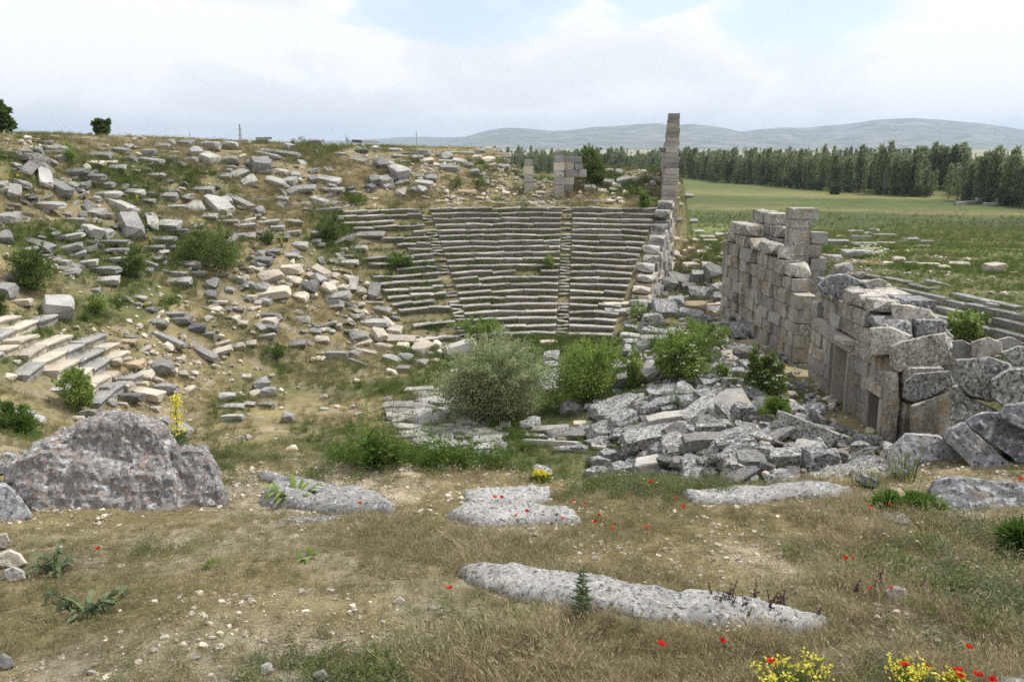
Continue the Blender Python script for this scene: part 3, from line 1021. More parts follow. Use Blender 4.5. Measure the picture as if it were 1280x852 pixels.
while z < 7.5:                                                # body of the wall below, on the passage side
    hgt = 0.52
    s = 0.0
    while s < 9.6:
        L = 3.2 * q.uniform(0.85, 1.1)
        c = P0 + u2 * (s + L / 2) + n2 * 0.62
        place_block('course_block', ASHLAR, q.randrange(12), 'tower', (c.x, c.y, z + hgt / 2), (u2, -n2, UP), (L * 0.99, 1.1, hgt * 0.98), tall)
        s += L
    z += hgt
# the stepped end wall along the seats, down to the orchestra
endw = empty('end_wall', (10.3, 67, 3.5))
tag(endw, 'low broken coping wall stepping down beside the seat ends below the tall wall', 'wall')
bpy.context.view_layer.update()
s = -13.6
while s < -0.2:
    L = q.uniform(0.9, 1.5)
    zt = min(8.0, (15.6 + s + L * 0.5) * 8.0 / 14.5) + 0.32
    zz = zt
    lay = 0
    while zz > -0.2 and lay < 12:
        hgt = q.uniform(0.5, 0.62)
        c = P0 + u1 * (s + L / 2) + n1 * (0.50 + q.uniform(-0.08, 0.08))
        place_block('coping_block' if lay == 0 else 'end_wall_block', CHUNKS if lay == 0 else ASHLAR, q.randrange(12), q.choice(['light', 'walltop', 'cream', 'grey']), (c.x, c.y, zz - hgt / 2 + (q.uniform(-0.12, 0.25) if lay == 0 else 0)),
                    (u1 + UP * q.uniform(-0.05, 0.05), -n1, UP), (L * 0.985, q.uniform(1.15, 1.4), hgt * 0.98), endw)
        zz -= hgt; lay += 1
    s += L

# --- doorway piers at the head of the seats
for px, pyb, pyt, wpx, lab in ((660.5, 242, 199, 11, 'squat pale pier of stacked blocks on the hill side of the hilltop doorway'), (698.5, 248, 188, 11.5, 'taller pale pier of stacked blocks beside the dark bush')):
    b = hit(px, pyb)
    top = at(px, pyt, b[1])
    pier = empty('doorway_pier', tuple(b))
    tag(pier, lab, 'pier', 'piers of the hilltop doorway')
    bpy.context.view_layer.update()
    z = b[2] - 0.3
    sc = b[1] / F
    k = 0
    while z < top[2] - 0.1:
        hgt = min(q.uniform(0.42, 0.8), top[2] - z)
        if hgt < 0.1: break
        place_block('pier_block', ASHLAR, q.randrange(12), ['cream', 'light', 'walltop'][(k + int(px)) % 3], (b[0] + q.uniform(-0.05, 0.05), b[1] + 0.5, z + hgt / 2), (Vector((1, 0.1, 0)), Vector((-0.1, 1, 0)), UP),
                    (wpx * sc * (0.72 if z > top[2] - 1.3 else 1.0), 1.0, hgt * 0.985), pier)
        z += hgt; k += 1

b = hit(700, 246)
side = empty('doorway_side_wall', (float(b[0]) + 1.4, float(b[1]) + 0.6, float(b[2])))
tag(side, 'short wall of dark and cream blocks joining the taller pier to the dark bush', 'wall')
bpy.context.view_layer.update()
sc = b[1] / F
for k, (xa, xb, yt, yb_, mt) in enumerate(((704, 727, 196, 203, 'light'), (703, 717, 203, 212, 'cream'), (718, 728, 204, 212, 'light'), (705, 722, 212, 221, 'grey'), (722, 733, 212, 221, 'light'), (704, 717, 221, 231, 'cream'), (704, 716, 231, 243, 'light'))):
    p0_ = at((xa + xb) / 2, (yt + yb_) / 2, float(b[1]) + 0.7)
    place_block('wall_block', ASHLAR, k, mt, tuple(p0_), (Vector((1, 0.03, 0)), Vector((-0.03, 1, 0)), UP), ((xb - xa) * sc * 0.97, 0.9, (yb_ - yt) * sc * 0.98), side)

# ------------------------------------------------------------------ loose stones, each where it lies in the photograph
# x0 y0 x1 y1 thickness tone, in quarter pixels of the photograph from the corner of each field; the ends of the long axis
FIELDS = [
    ('fallen_block', 0, 130, """
0 178 50 178 16 c;60 176 200 176 12 g;230 174 460 174 10 c;190 192 265 192 18 l;510 172 590 172 10 l;695 167 775 167 10 c;825 168 910 168 10 c;0 245 100 245 25 g;0 265 165 270 25 g;
100 240 165 240 30 g;165 222 305 215 30 g;180 242 335 238 24 d;285 270 345 268 45 l;145 285 147 355 60 g;185 320 260 420 60 l;235 390 370 460 45 g;257 345 450 330 40 d;310 360 525 362 38 d;
325 400 390 400 40 g;395 405 455 405 45 g;450 260 560 255 45 g;560 225 650 235 35 g;430 290 530 300 35 c;530 290 590 290 25 c;540 315 630 312 30 l;610 278 680 278 35 l;680 272 830 298 35 g;
825 290 885 260 35 g;715 240 785 240 40 l;775 210 850 205 38 g;830 190 880 190 45 g;895 195 970 200 50 g;1000 205 1105 210 55 g;1065 180 1110 180 25 g;1110 205 1190 205 45 l;1190 190 1250 190 35 l;
780 238 900 240 12 c;905 239 1050 240 12 c;1055 239 1205 240 12 c;955 230 995 260 40 l;925 280 985 278 38 l;1010 260 1085 290 55 l;1115 280 1195 280 50 g;1225 285 1280 310 30 g;1110 312 1180 315 20 l;
725 355 828 355 30 l;1090 360 1155 355 30 g;1165 370 1225 325 40 l;1210 405 1275 360 40 l;965 428 1075 428 45 g;480 410 570 400 35 l;465 470 510 475 35 l;485 450 610 450 45 l;530 480 685 545 40 l;
620 435 730 445 42 l;730 450 785 450 30 g;705 480 780 485 28 g;800 460 895 460 42 l;790 512 935 508 22 l;940 495 1010 545 50 l;1010 558 1090 558 35 l;1040 470 1150 560 55 l;1100 465 1150 500 25 l;
1140 500 1170 560 35 l;1125 455 1280 530 32 g;120 500 320 505 45 l;0 570 105 560 70 g;20 500 110 510 20 g;45 400 95 470 60 g;60 385 150 415 30 g;0 400 30 400 50 g;0 650 45 690 35 g;95 670 280 725 40 g;
240 690 410 645 30 l;280 740 410 700 40 g;390 690 655 690 30 g;330 770 430 735 30 l;430 735 640 725 20 g;390 800 490 785 40 l;480 785 665 770 30 l;300 545 370 550 20 l;320 580 450 585 40 l;
405 620 495 660 50 l;480 625 565 660 50 g;440 535 530 540 45 l;510 565 570 560 40 l;600 560 700 660 50 l;730 540 785 615 55 l;790 595 910 600 65 l;755 640 940 632 30 d;700 675 890 675 35 g;
690 720 830 715 30 g;830 715 880 710 30 g;890 800 1000 800 40 g;1010 590 1200 585 22 g;1170 615 1280 600 30 l;1200 590 1280 570 20 c;960 620 1020 600 20 l;1140 660 1240 655 30 g;1215 660 1280 650 35 l;
275 785 355 795 35 l;430 830 600 825 40 g;310 840 400 830 40 g;720 830 770 830 40 g;55 300 110 320 25 l;360 225 400 230 22 l;620 205 670 215 28 l;505 205 545 208 16 c;890 420 930 425 18 c;660 330 700 335 16 c;1000 335 1040 340 14 c;420 305 450 330 20 c;170 430 200 440 16 c;560 610 600 615 18 l;890 660 930 665 18 c"""),
    ('hillside_block', 320, 130, """
0 195 60 185 30 g;30 230 220 260 32 g;0 240 120 275 30 g;0 285 40 330 50 g;0 172 80 170 15 l;145 215 175 230 40 l;265 195 340 195 50 g;375 205 415 210 30 l;395 248 450 250 20 l;470 270 558 290 38 g;
500 230 560 235 28 d;585 220 615 220 18 g;480 185 530 190 12 d;530 187 620 190 12 c;600 280 650 320 40 d;615 330 650 330 14 d;650 295 690 300 30 l;720 288 778 285 20 l;690 315 745 370 60 l;
570 365 605 400 35 g;610 370 660 400 50 g;640 400 665 420 30 l;655 350 665 380 25 l;690 345 692 385 35 g;672 390 680 425 30 g;700 400 765 380 30 g;555 405 595 430 35 d;700 440 750 440 50 l;735 385 765 390 25 g;
780 425 800 430 40 g;805 420 850 435 40 l;790 390 885 400 40 l;850 365 905 370 45 g;800 362 840 362 25 g;735 245 810 245 14 d;670 228 730 230 20 l;690 258 760 265 20 l;780 270 840 270 40 l;820 290 890 275 35 c;
810 240 870 245 30 g;930 250 970 280 45 l;910 288 985 290 25 l;920 318 1015 320 35 g;955 350 975 352 15 c;885 305 920 305 25 c;980 280 1050 295 35 l;1045 305 1090 310 35 d;950 242 1100 245 14 l;
1080 268 1135 268 30 c;1140 290 1185 270 40 c;1165 305 1200 305 25 c;1095 235 1150 238 25 l;1185 255 1275 255 25 c;1205 285 1275 285 25 l;1205 310 1270 315 30 l;1060 340 1120 340 40 l;1120 350 1150 350 25 l;
1140 390 1160 390 35 g;1000 435 1105 440 28 t;1145 495 1265 498 16 c;895 485 965 485 18 c;940 462 1005 465 14 c;95 330 165 345 30 l;45 370 150 405 45 l;155 380 190 385 60 l;170 350 225 350 35 l;195 375 235 380 30 l;
150 430 305 415 45 l;270 365 300 390 30 g;300 365 430 390 45 l;330 425 445 428 35 l;460 440 500 440 25 l;105 470 165 475 30 l;270 470 360 500 35 l;215 495 270 495 25 g;215 515 260 515 15 g;0 520 40 550 35 g;
300 535 435 522 32 g;320 575 440 572 15 l;130 585 235 590 30 l;0 600 120 580 25 l;0 570 50 570 15 c;60 620 145 615 30 l;0 640 55 645 30 g;165 640 225 640 30 l;275 640 340 645 30 l;105 665 170 665 28 g;
185 700 260 705 35 l;280 680 330 685 25 l;45 735 130 730 30 g;0 740 50 745 40 g;140 755 210 755 35 l;490 650 650 650 40 g;420 670 490 670 40 g;400 790 515 790 35 l;420 728 460 728 25 c;0 780 85 785 50 g;470 720 555 715 30 l;1100 465 1140 470 16 c;1230 440 1270 445 20 c;1200 420 1240 425 16 c;1000 470 1060 478 12 c;570 470 610 475 12 c;500 440 530 445 12 c"""),
    ('cream_block', 320, 330, """
20 75 125 35 60 c;120 25 230 25 50 c;0 115 60 115 50 l;0 155 165 125 60 c;155 75 230 85 50 c;280 15 370 60 40 c;250 50 285 60 35 c;180 140 265 165 50 c;240 110 305 110 80 d;330 110 395 140 45 c;290 60 345 85 40 l;
275 155 310 150 35 c;345 165 475 150 45 l;400 115 465 120 40 c;370 90 410 100 40 c;385 55 410 60 40 c;380 20 480 40 18 t;485 50 490 130 45 l;500 130 555 130 45 c;588 90 590 165 60 g;0 190 20 190 35 l;20 180 80 190 35 l;
105 95 150 85 30 c;20 315 115 320 40 d;30 285 105 285 38 c;30 255 105 255 30 g;0 370 100 350 25 l;0 300 50 330 25 l;390 305 430 305 35 c;505 262 545 262 30 g;270 330 330 335 30 l;290 375 365 370 40 c;175 395 250 390 45 g;
345 455 465 455 45 l;275 472 345 472 35 c;465 445 530 455 40 g;460 480 560 515 25 g;520 290 665 290 40 l;590 220 675 235 35 g;630 260 690 310 15 c;470 365 560 350 60 g;455 415 575 380 20 c;590 330 640 375 40 c;
660 325 730 330 50 c;655 370 800 375 50 c;595 405 690 425 35 c;705 410 765 415 45 c;805 455 860 400 50 c;880 400 925 410 45 c;920 450 965 430 40 c;710 455 780 475 45 g;800 490 860 495 40 g;640 460 730 490 40 l;
705 520 770 525 40 g;650 530 705 545 25 c;875 480 915 482 25 c;855 445 890 448 20 c;950 455 1110 410 75 l;0 700 90 700 25 l;0 620 65 585 50 g;30 650 110 630 50 g;130 770 190 770 50 l;475 712 520 712 18 l;320 720 365 725 20 l;540 190 640 192 16 c;440 60 480 75 25 c;425 255 460 260 18 c;600 300 640 305 20 c;480 330 510 335 20 c;310 445 340 448 18 c"""),
    ('paving_slab', 320, 330, """
740 630 890 622 30 l;890 617 955 622 30 g;780 650 850 655 25 t;850 652 950 650 42 l;640 700 790 700 40 l;640 733 765 735 30 g;800 695 900 710 30 l;870 690 960 690 35 g;785 745 880 740 45 l;820 788 955 755 55 l;
960 732 1060 728 40 g;675 778 800 770 35 l;700 810 840 815 35 l;780 886 890 880 40 l;855 926 940 924 50 g;700 848 850 846 42 l;925 815 1000 810 42 l;880 854 985 850 35 l;835 830 900 832 30 g;990 842 1185 836 48 l;
985 808 1110 804 35 l;965 780 1085 766 30 g;1080 880 1225 872 40 l;1030 910 1090 906 35 l;1100 912 1185 914 55 l;1190 900 1250 910 45 g;1150 950 1220 960 45 l;890 882 985 880 25 g;1215 805 1275 805 55 l;1085 945 1150 940 30 g"""),
    ('slope_block', 0, 330, """
0 130 70 130 80 l;30 70 120 50 55 g;300 60 385 40 25 l;435 30 585 30 40 g;465 90 595 75 45 l;810 40 940 50 25 l;965 45 1035 45 30 l;1060 60 1140 45 15 g;1140 75 1230 75 35 g;1030 90 1095 90 60 g;1230 105 1280 105 45 l;
830 90 965 85 50 l;1020 150 1085 150 50 d;1125 125 1170 125 30 l;465 130 505 130 30 l;665 160 735 170 25 l;660 200 710 200 18 l;720 222 780 225 25 g;785 250 930 245 28 g;755 290 840 295 45 g;860 280 960 280 45 g;
940 322 1040 305 50 d;1000 350 1075 345 30 g;65 195 160 185 40 c;255 195 320 262 75 l;590 360 690 365 26 g;590 385 690 390 34 t;590 420 640 420 30 t;760 350 935 415 34 g;820 412 870 417 40 c;935 405 1100 475 34 g;
1045 410 1150 380 20 c;1060 450 1160 415 40 c;1160 420 1220 400 35 c;1215 400 1280 390 35 c;1250 340 1280 340 25 c;545 490 610 490 40 c;615 500 725 505 50 t;670 555 765 545 45 c;760 515 870 510 75 g;740 440 775 440 30 c;
880 475 930 475 30 c;895 545 940 545 35 c;950 540 990 540 25 c;1210 560 1260 560 30 c;550 610 665 610 55 c;500 560 600 560 55 c;680 600 740 600 30 c;645 630 825 655 55 c;570 668 720 672 46 d;500 640 570 640 60 g;
765 620 900 620 50 l;530 690 570 690 50 l;1090 712 1220 710 30 l;1100 668 1180 662 45 l;1225 695 1280 698 25 l;1115 770 1220 770 40 l;1040 190 1140 190 20 c;1030 215 1115 230 35 c;1160 200 1190 200 20 c;1120 265 1165 265 20 c;
1165 268 1195 270 35 c;1190 295 1240 295 35 c;1240 160 1280 170 30 c;0 742 160 747 32 l;155 770 220 790 45 l;0 822 170 850 30 l;390 752 490 747 40 l;790 790 880 800 60 l;860 830 950 850 60 g;580 700 640 705 20 c;750 720 800 725 26 c"""),
    ('stage_rubble', 640, 330, """
665 120 720 120 70 l;670 70 740 60 35 c;725 110 790 110 90 d;785 80 870 90 80 g;830 75 900 75 45 l;905 60 1000 60 50 g;860 120 910 120 60 d;900 140 1000 150 60 g;985 50 1040 45 80 d;1000 120 1050 125 60 g;
1010 160 1090 160 45 g;845 180 910 170 30 l;860 210 960 215 45 t;960 230 1110 230 35 g;970 210 1090 205 20 t;650 205 740 215 50 g;735 230 790 230 90 g;780 205 850 205 60 g;650 290 740 290 75 g;480 200 640 195 20 c;
480 235 590 235 30 l;570 320 650 330 30 l;660 330 770 355 30 l;550 360 640 370 35 l;650 380 760 380 40 g;570 400 650 400 40 g;720 380 770 380 40 l;560 430 620 440 40 l;1090 345 1180 345 75 l;1115 450 1210 450 70 d;
985 300 1090 295 20 g;1020 380 1060 380 60 g;1140 405 1220 400 30 t;470 490 525 500 45 g;520 515 590 515 55 g;530 590 600 590 80 d;650 570 740 540 70 g;680 510 745 500 40 g;160 470 230 470 50 l;170 515 230 510 40 g;
150 398 215 395 26 w;160 590 240 580 110 g;220 640 285 630 50 g;260 720 345 715 60 l;365 715 405 715 30 l;320 800 410 800 25 c;840 590 950 580 50 g;910 545 980 545 35 l;950 600 1040 580 50 g;910 505 960 505 45 g;
970 520 1010 530 50 l;1090 505 1170 505 25 l;1060 590 1130 590 35 g;1075 545 1150 545 50 g;930 620 985 625 35 l;1020 510 1075 515 40 l;690 660 830 640 80 g;820 640 900 660 60 g;850 700 930 690 60 l;930 680 1010 670 70 g;
1110 640 1240 680 50 l;985 740 1150 685 75 l;855 785 1025 695 45 l;1120 750 1200 750 90 g;640 745 820 695 60 r;755 730 820 725 30 l;700 785 880 765 65 l;500 795 600 775 80 r;470 780 600 690 50 g;405 745 515 710 65 l;
590 690 680 680 60 l;410 700 450 700 30 l;500 650 540 650 40 l;520 670 580 680 30 g;50 800 130 790 55 g;110 835 260 825 38 l;200 858 350 850 46 d;75 862 190 866 22 l;80 895 305 905 32 l;215 932 290 930 25 l;
305 930 365 930 45 r;340 830 400 835 40 l;410 885 470 885 30 c;410 912 500 920 25 l;115 1040 190 1040 60 l;600 878 870 836 85 l;510 845 620 850 50 l;560 920 655 920 30 g;450 970 545 960 60 g;545 950 640 960 60 g;
700 950 765 940 70 l;505 1030 615 1025 60 l;370 1050 460 1040 50 r;430 1066 685 1066 26 l;640 1012 810 988 70 l;810 990 950 1000 60 g;650 960 700 965 40 l;790 935 900 940 40 l;880 1030 965 1025 40 l;880 890 1040 885 85 g;
1040 905 1200 880 55 l;930 825 1050 825 50 g;1115 915 1280 920 40 l;940 980 1080 985 35 l;1060 1010 1130 970 70 l;1130 970 1230 975 90 d;955 1051 1050 1052 18 l;790 1046 870 1052 25 l;1200 860 1280 880 50 l;1235 820 1280 825 40 g;
700 620 760 640 40 g;830 560 880 565 35 g;1080 640 1120 660 40 d;1040 720 1090 800 50 g;880 830 930 845 45 g;1160 820 1210 830 50 d;600 560 660 580 45 g;760 480 830 470 35 l;980 450 1040 455 40 g;1060 470 1110 475 30 l;850 240 940 260 40 g;560 300 620 305 26 l;1180 560 1240 580 50 g;1210 640 1270 690 50 g"""),
    ('corner_block', 960, 490, """
40 150 310 265 95 L;130 270 230 300 100 g;0 330 160 320 85 L;175 345 340 330 110 L;360 335 600 335 45 g;400 400 640 402 55 l;390 275 500 282 60 g;335 245 400 255 55 g;440 445 540 470 50 l;540 400 610 382 60 l;
610 410 670 430 50 l;220 192 330 192 50 g;220 160 350 157 20 t;100 90 180 100 60 g;60 60 130 70 50 g;470 250 560 265 60 g;570 280 640 300 60 g;590 330 650 345 60 g;330 310 390 330 50 d"""),
    ('field_stone', 960, 130, """
395 640 475 640 25 l;500 635 555 640 30 l;475 648 520 648 18 l;410 670 510 670 35 l;340 664 375 664 20 c;270 690 400 690 40 l;520 660 645 660 30 l;415 700 535 702 22 l;530 695 640 700 22 c;640 690 700 692 22 l;
700 680 755 675 25 l;750 690 825 690 22 l;745 712 805 712 16 c;675 680 700 680 20 l;370 750 508 750 50 l;290 770 370 770 50 l;320 830 410 830 70 o;415 725 450 722 10 c;570 800 625 798 30 c;620 780 675 785 50 c;
680 800 750 800 25 c;750 805 860 805 25 c;850 815 900 815 30 c;900 800 1000 805 35 c;1090 825 1165 812 65 w;1165 815 1200 815 15 c;1020 778 1050 778 12 c;1210 845 1250 845 14 c;430 860 490 860 40 o;790 880 910 915 20 g;
1085 995 1210 1020 20 l;860 840 880 842 14 c"""),
    ('passage_block', 640, 130, """
455 385 510 390 40 l;460 335 505 335 30 c;510 335 550 345 35 l;520 385 590 375 50 g;500 400 545 405 30 c;590 375 640 375 35 l;360 415 415 420 40 l;
335 405 365 410 25 c;330 388 350 390 20 c;430 430 470 432 25 c;485 425 520 425 25 c;550 440 580 445 30 c;490 450 515 448 20 c;475 485 505 485 25 c;525 475 545 475 25 c;655 440 670 440 20 l;360 485 460 490 25 g;
690 390 720 395 35 g;820 455 910 460 25 l;910 480 960 478 20 l;830 500 850 500 25 l;805 575 845 575 25 l;850 585 930 582 25 l;935 585 1010 585 30 l;1020 568 1065 568 22 l;1065 572 1120 572 25 l;1015 590 1060 590 25 l;
790 670 840 670 25 c;835 690 880 690 30 c;895 685 940 685 35 c;950 685 1025 685 30 w;880 725 910 725 35 c;920 745 970 745 40 c;855 740 875 740 30 c;790 742 835 745 30 c;820 765 855 765 35 c;770 770 815 770 30 c;
855 815 930 810 50 c;900 785 945 785 30 c;950 805 1010 810 50 c;0 245 35 245 30 c;30 245 80 250 30 g;0 275 30 275 35 c;35 265 80 268 18 d;20 495 160 490 16 l;200 490 310 492 14 l;0 310 40 310 28 l;130 440 170 445 20 c;100 455 130 460 16 c"""),
]
TONE = {'g': 'grey', 'l': 'light', 'c': 'cream', 'd': 'dark', 't': 'tan', 'r': 'pile', 'o': 'light', 'w': 'cream', 'L': 'pile'}
WORD = {'g': 'grey', 'l': 'pale grey', 'c': 'cream', 'd': 'dark', 't': 'tan', 'r': 'mottled round', 'o': 'pale rounded', 'w': 'bright white', 'L': 'large white-lichened'}
LANDMARKS = [('the lone skyline tree', 128, 158), ('the twin step blocks', 97, 216), ('the large left-slope bush', 268, 306), ('the left-edge bush', 42, 335), ('the broken left tiers', 62, 430), ('the yellow mullein', 217, 512),
             ('the orange-lichened boulder', 140, 580), ('the cream block heap', 362, 345), ('the little stone stack', 337, 400), ('the top seat row', 520, 256), ('the squat doorway pier', 660, 222), ('the taller doorway pier', 699, 216),
             ('the dark doorway bush', 740, 210), ('the tall thin wall', 836, 200), ('the willow bush', 622, 470), ('the bright orchestra bush', 742, 462), ('the flowering elder', 850, 440), ('the elder by the wall', 950, 464),
             ('the framed doorway', 1050, 480), ('the slab pavement', 555, 525), ('the leaning slabs', 1200, 560), ('the stadium seats', 1190, 385), ('the stacked pillar', 998, 280), ('the lattice mast', 300, 163),
             ('the thin far pole', 521, 174), ('the wall-end rubble', 860, 360), ('the lower seat rows', 540, 400), ('the step-end bush', 405, 285), ('the slope seat row', 130, 308), ('the ridge boulders', 265, 183),
             ('the dry grass patch', 870, 282), ('the small slope bush', 172, 328), ('the near hollow', 880, 600), ('the orchestra lawn', 720, 540), ('the field edge', 1190, 320)]
stones = []
bpy.context.view_layer.update()


def label_place(px, py):
    d = [((px - a) ** 2 + ((py - b) * 1.4) ** 2, n, a, b) for n, a, b in LANDMARKS]
    dd, n, a, b = min(d)
    dx, dy = px - a, py - b
    dist = math.sqrt(dd)
    if dist < 14:
        rel = 'against'
    elif abs(dx) > abs(dy) * 1.3:
        rel = 'right of' if dx > 0 else 'left of'
    else:
        rel = 'below' if dy > 0 else 'above'
    if dist > 48 and rel != 'against':
        rel = 'well ' + rel
    return rel, n


def lay_stone(name, x0, y0, x1, y1, w, t, q):
    cx, cy_ = (x0 + x1) / 2, (y0 + y1) / 2
    base = hit(cx, cy_ + 0.30 * w)
    lim = 400 if name == 'field_stone' else 118
    dn = 0
    while base[1] > lim and dn < 40:
        dn += 1
        base = hit(cx, cy_ + 0.30 * w + dn)
    dep = base[1] * CP - (base[2] - H) * SP
    sc = dep / F
    # slope of the ground under the stone
    e = 0.6
    n = Vector((gz(base[0] - e, base[1]) - gz(base[0] + e, base[1]), gz(base[0], base[1] - e) - gz(base[0], base[1] + e), 2 * e)).normalized()
    right = Vector((1, 0, 0)); upv = Vector((0, SP, CP)); fwd = Vector((0, CP, -SP))
    a = right * (x1 - x0) * sc + upv * (y0 - y1) * sc
    vert = (y0 - y1) * sc
    dx = (x1 - x0) * sc
    k = 0.0
    if abs(n.dot(fwd)) > 1e-3:
        k = max(0.0, min(1.2, -(n.dot(upv)) / n.dot(fwd)))
    a = a + fwd * vert * k
    L = max(a.length, w * sc)
    steep = abs(vert) > abs(dx) * 1.2
    ax = a.normalized() if a.length > 1e-4 else right
    nn = (n * 0.65 + UP * 0.35 + Vector((q.uniform(-0.16, 0.16), q.uniform(-0.22, 0.10), 0)))
    nn = (nn - ax * nn.dot(ax)).normalized()
    wd = nn.cross(ax).normalized()
    vis = w * sc
    # split the visible thickness between face and top
    c_up = abs(nn.dot(upv)); c_w = abs(wd.dot(upv))
    if steep:
        c_up = max(abs(nn.dot(right)), 0.25); c_w = max(abs(wd.dot(right)), 0.5)
    asp = q.uniform(1.3, 2.1) if name != 'paving_slab' else q.uniform(2.6, 4.0)
    if t in 'roL': asp = 1.1
    hgt = vis / (c_up + asp * c_w + 1e-6) * (1.22 if name == 'stage_rubble' else 1.12)
    if name == 'stage_rubble':
        L *= 1.3
        nn = (nn + Vector((q.uniform(-0.3, 0.3), q.uniform(-0.35, 0.1), 0))); nn = (nn - ax * nn.dot(ax)).normalized(); wd = nn.cross(ax).normalized()
    hgt = max(hgt, 0.10)
    wid = min(hgt * asp, max(L * 1.1, hgt * 1.1))
    if name == 'paving_slab':
        hgt = min(hgt, 0.35)
    big = max(L, wid)
    pool = ROUNDED if t in 'ro' else (CHUNKS if (L < 1.7 * max(hgt, wid) and q.random() < 0.75) else BLOCKS)
    mat = TONE[t]
    if name in ('stage_rubble', 'corner_block') and t in 'gld':
        mat = {'g': 'pile', 'l': 'pile', 'd': 'dark'}[t] if q.random() < 0.8 else TONE[t]
    center = Vector(base) + nn * hgt * 0.36
    if name in ('stage_rubble', 'corner_block'):
        center += UP * 0.03
    o = place_block(name, pool, q.randrange(12), mat, center, (ax, wd, nn), (L, wid, hgt))
    px, py = cx, cy_
    size = 'long' if L > 2.4 * hgt and L > 1.2 else ('big' if big > 1.25 else ('small' if big < 0.6 else ''))
    kind = 'slab' if (name == 'paving_slab' or hgt < 0.28 * L) else ('stone' if pool is not BLOCKS else 'block')
    tilt = ''
    sl = (y1 - y0) / (abs(x1 - x0) + 1e-3)
    if abs(sl) > 0.32:
        tilt = 'tilting down right' if (y1 - y0) > 0 else 'tilting down left'
        if abs(sl) > 1.4: tilt = 'standing upright'
    rel, lm = label_place(px, py)
    stones.append(dict(o=o, px=px, py=py, w=' '.join(v for v in (size, WORD[t], kind) if v), tilt=tilt, rel=rel, lm=lm))
    return o


GROUPS = {'fallen_block': ('block', 'blocks fallen over the upper left hillside'), 'hillside_block': ('block', 'blocks scattered on the hill above the seats'), 'cream_block': ('block', 'broken blocks heaped between slope and seats'),
          'paving_slab': ('slab', 'displaced slabs on the orchestra floor'), 'slope_block': ('block', 'blocks lying on the left slope'), 'stage_rubble': ('stone', 'fallen stones in front of the stage wall'),
          'corner_block': ('stone', 'stones heaped below the leaning slabs'), 'field_stone': ('stone', 'stones lying on the grassy field edge'), 'passage_block': ('stone', 'stones around doorway and passage')}
q = random.Random(77)
for name, ox, oy, txt in FIELDS:
    for rec in txt.replace('\n', '').split(';'):
        p_ = rec.split()
        if len(p_) != 6:
            continue
        x0, y0, x1, y1, w = (float(v) / 4 for v in p_[:5])
        o = lay_stone(name, ox + x0, oy + y0, ox + x1, oy + y1, w, p_[5], q)
        tag(o, None, *GROUPS[name])


def finish_labels(items):
    """one label each: look and neighbour; where two still agree, their order from the left"""
    ords = ['first', 'second', 'third', 'fourth', 'fifth', 'sixth', 'seventh', 'eighth', 'ninth', 'tenth', 'eleventh', 'twelfth', 'thirteenth', 'fourteenth', 'fifteenth', 'sixteenth', 'seventeenth', 'eighteenth', 'nineteenth', 'twentieth']

    def text(s, lvl):
        return f"{s['w']}{' ' + s['tilt'] if s['tilt'] and lvl else ''} {s['rel']} {s['lm']}"
    by = {}
    for s in items:
        by.setdefault(text(s, 1), []).append(s)
    for t, v in by.items():
        if len(v) == 1:
            v[0]['o']['label'] = t
        else:
            v.sort(key=lambda s: s['px'])
            for i, s in enumerate(v):
                end = 'leftmost' if i == 0 else ('rightmost' if i == len(v) - 1 else ords[i] + ' from left')
                s['o']['label'] = f'{t}, {end}'


finish_labels(stones)

# ------------------------------------------------------------------ big stones with outlines of their own
def refine(bm, edge, rounds=6):
    for _ in range(rounds):
        es = [e for e in bm.edges if e.calc_length() > edge]
        if not es:
            break
        bmesh.ops.subdivide_edges(bm, edges=es, cuts=1)
        bmesh.ops.triangulate(bm, faces=[f for f in bm.faces if len(f.verts) > 3])


def roughen(bm, amp, scale, seed, fine=0.35):
    off = Vector((seed * 3.1, seed * 1.7, -seed))
    bm.normal_update()
    for v in bm.verts:
        n = mnoise.fractal(v.co * scale + off, 0.9, 2.1, 5) + fine * (mnoise.noise(v.co * scale * 6 + off))
        v.co += v.normal * n * amp


HERO = []


def rock(name, polys, mat, label, cat, group=None, edge=0.3, amp=0.05, nscale=1.5, seed=1, smooth=False, round_=0.9):
    """hulls grown from outlines: each poly = (points in photo pixels, distance, thickness, lean per pixel row)"""
    bm = bmesh.new()
    for pts, Y, thick, lean in polys:
        if Y < 14: HERO.append((pts, Y + 0.2))
        y0 = max(p_[1] for p_ in pts)
        cxp = sum(p_[0] for p_ in pts) / len(pts); cyp = sum(p_[1] for p_ in pts) / len(pts)
        vs = []
        for (a, b) in pts:
            yy = Y + (y0 - b) * lean
            vs.append(bm.verts.new(at(cxp + (a - cxp) * round_, cyp + (b - cyp) * round_, yy)))
            vs.append(bm.verts.new(at(a, b, yy + thick * 0.18)))
            vs.append(bm.verts.new(at(cxp + (a - cxp) * 0.93, cyp + (b - cyp) * 0.93, yy + thick)))
        bmesh.ops.convex_hull(bm, input=vs)
    bmesh.ops.delete(bm, geom=[v for v in bm.verts if not v.link_faces], context='VERTS')
    refine(bm, edge)
    roughen(bm, amp, nscale, seed)
    o = link(name, bm_mesh(name, bm, smooth), mat)
    tag(o, label, cat, group)
    return o


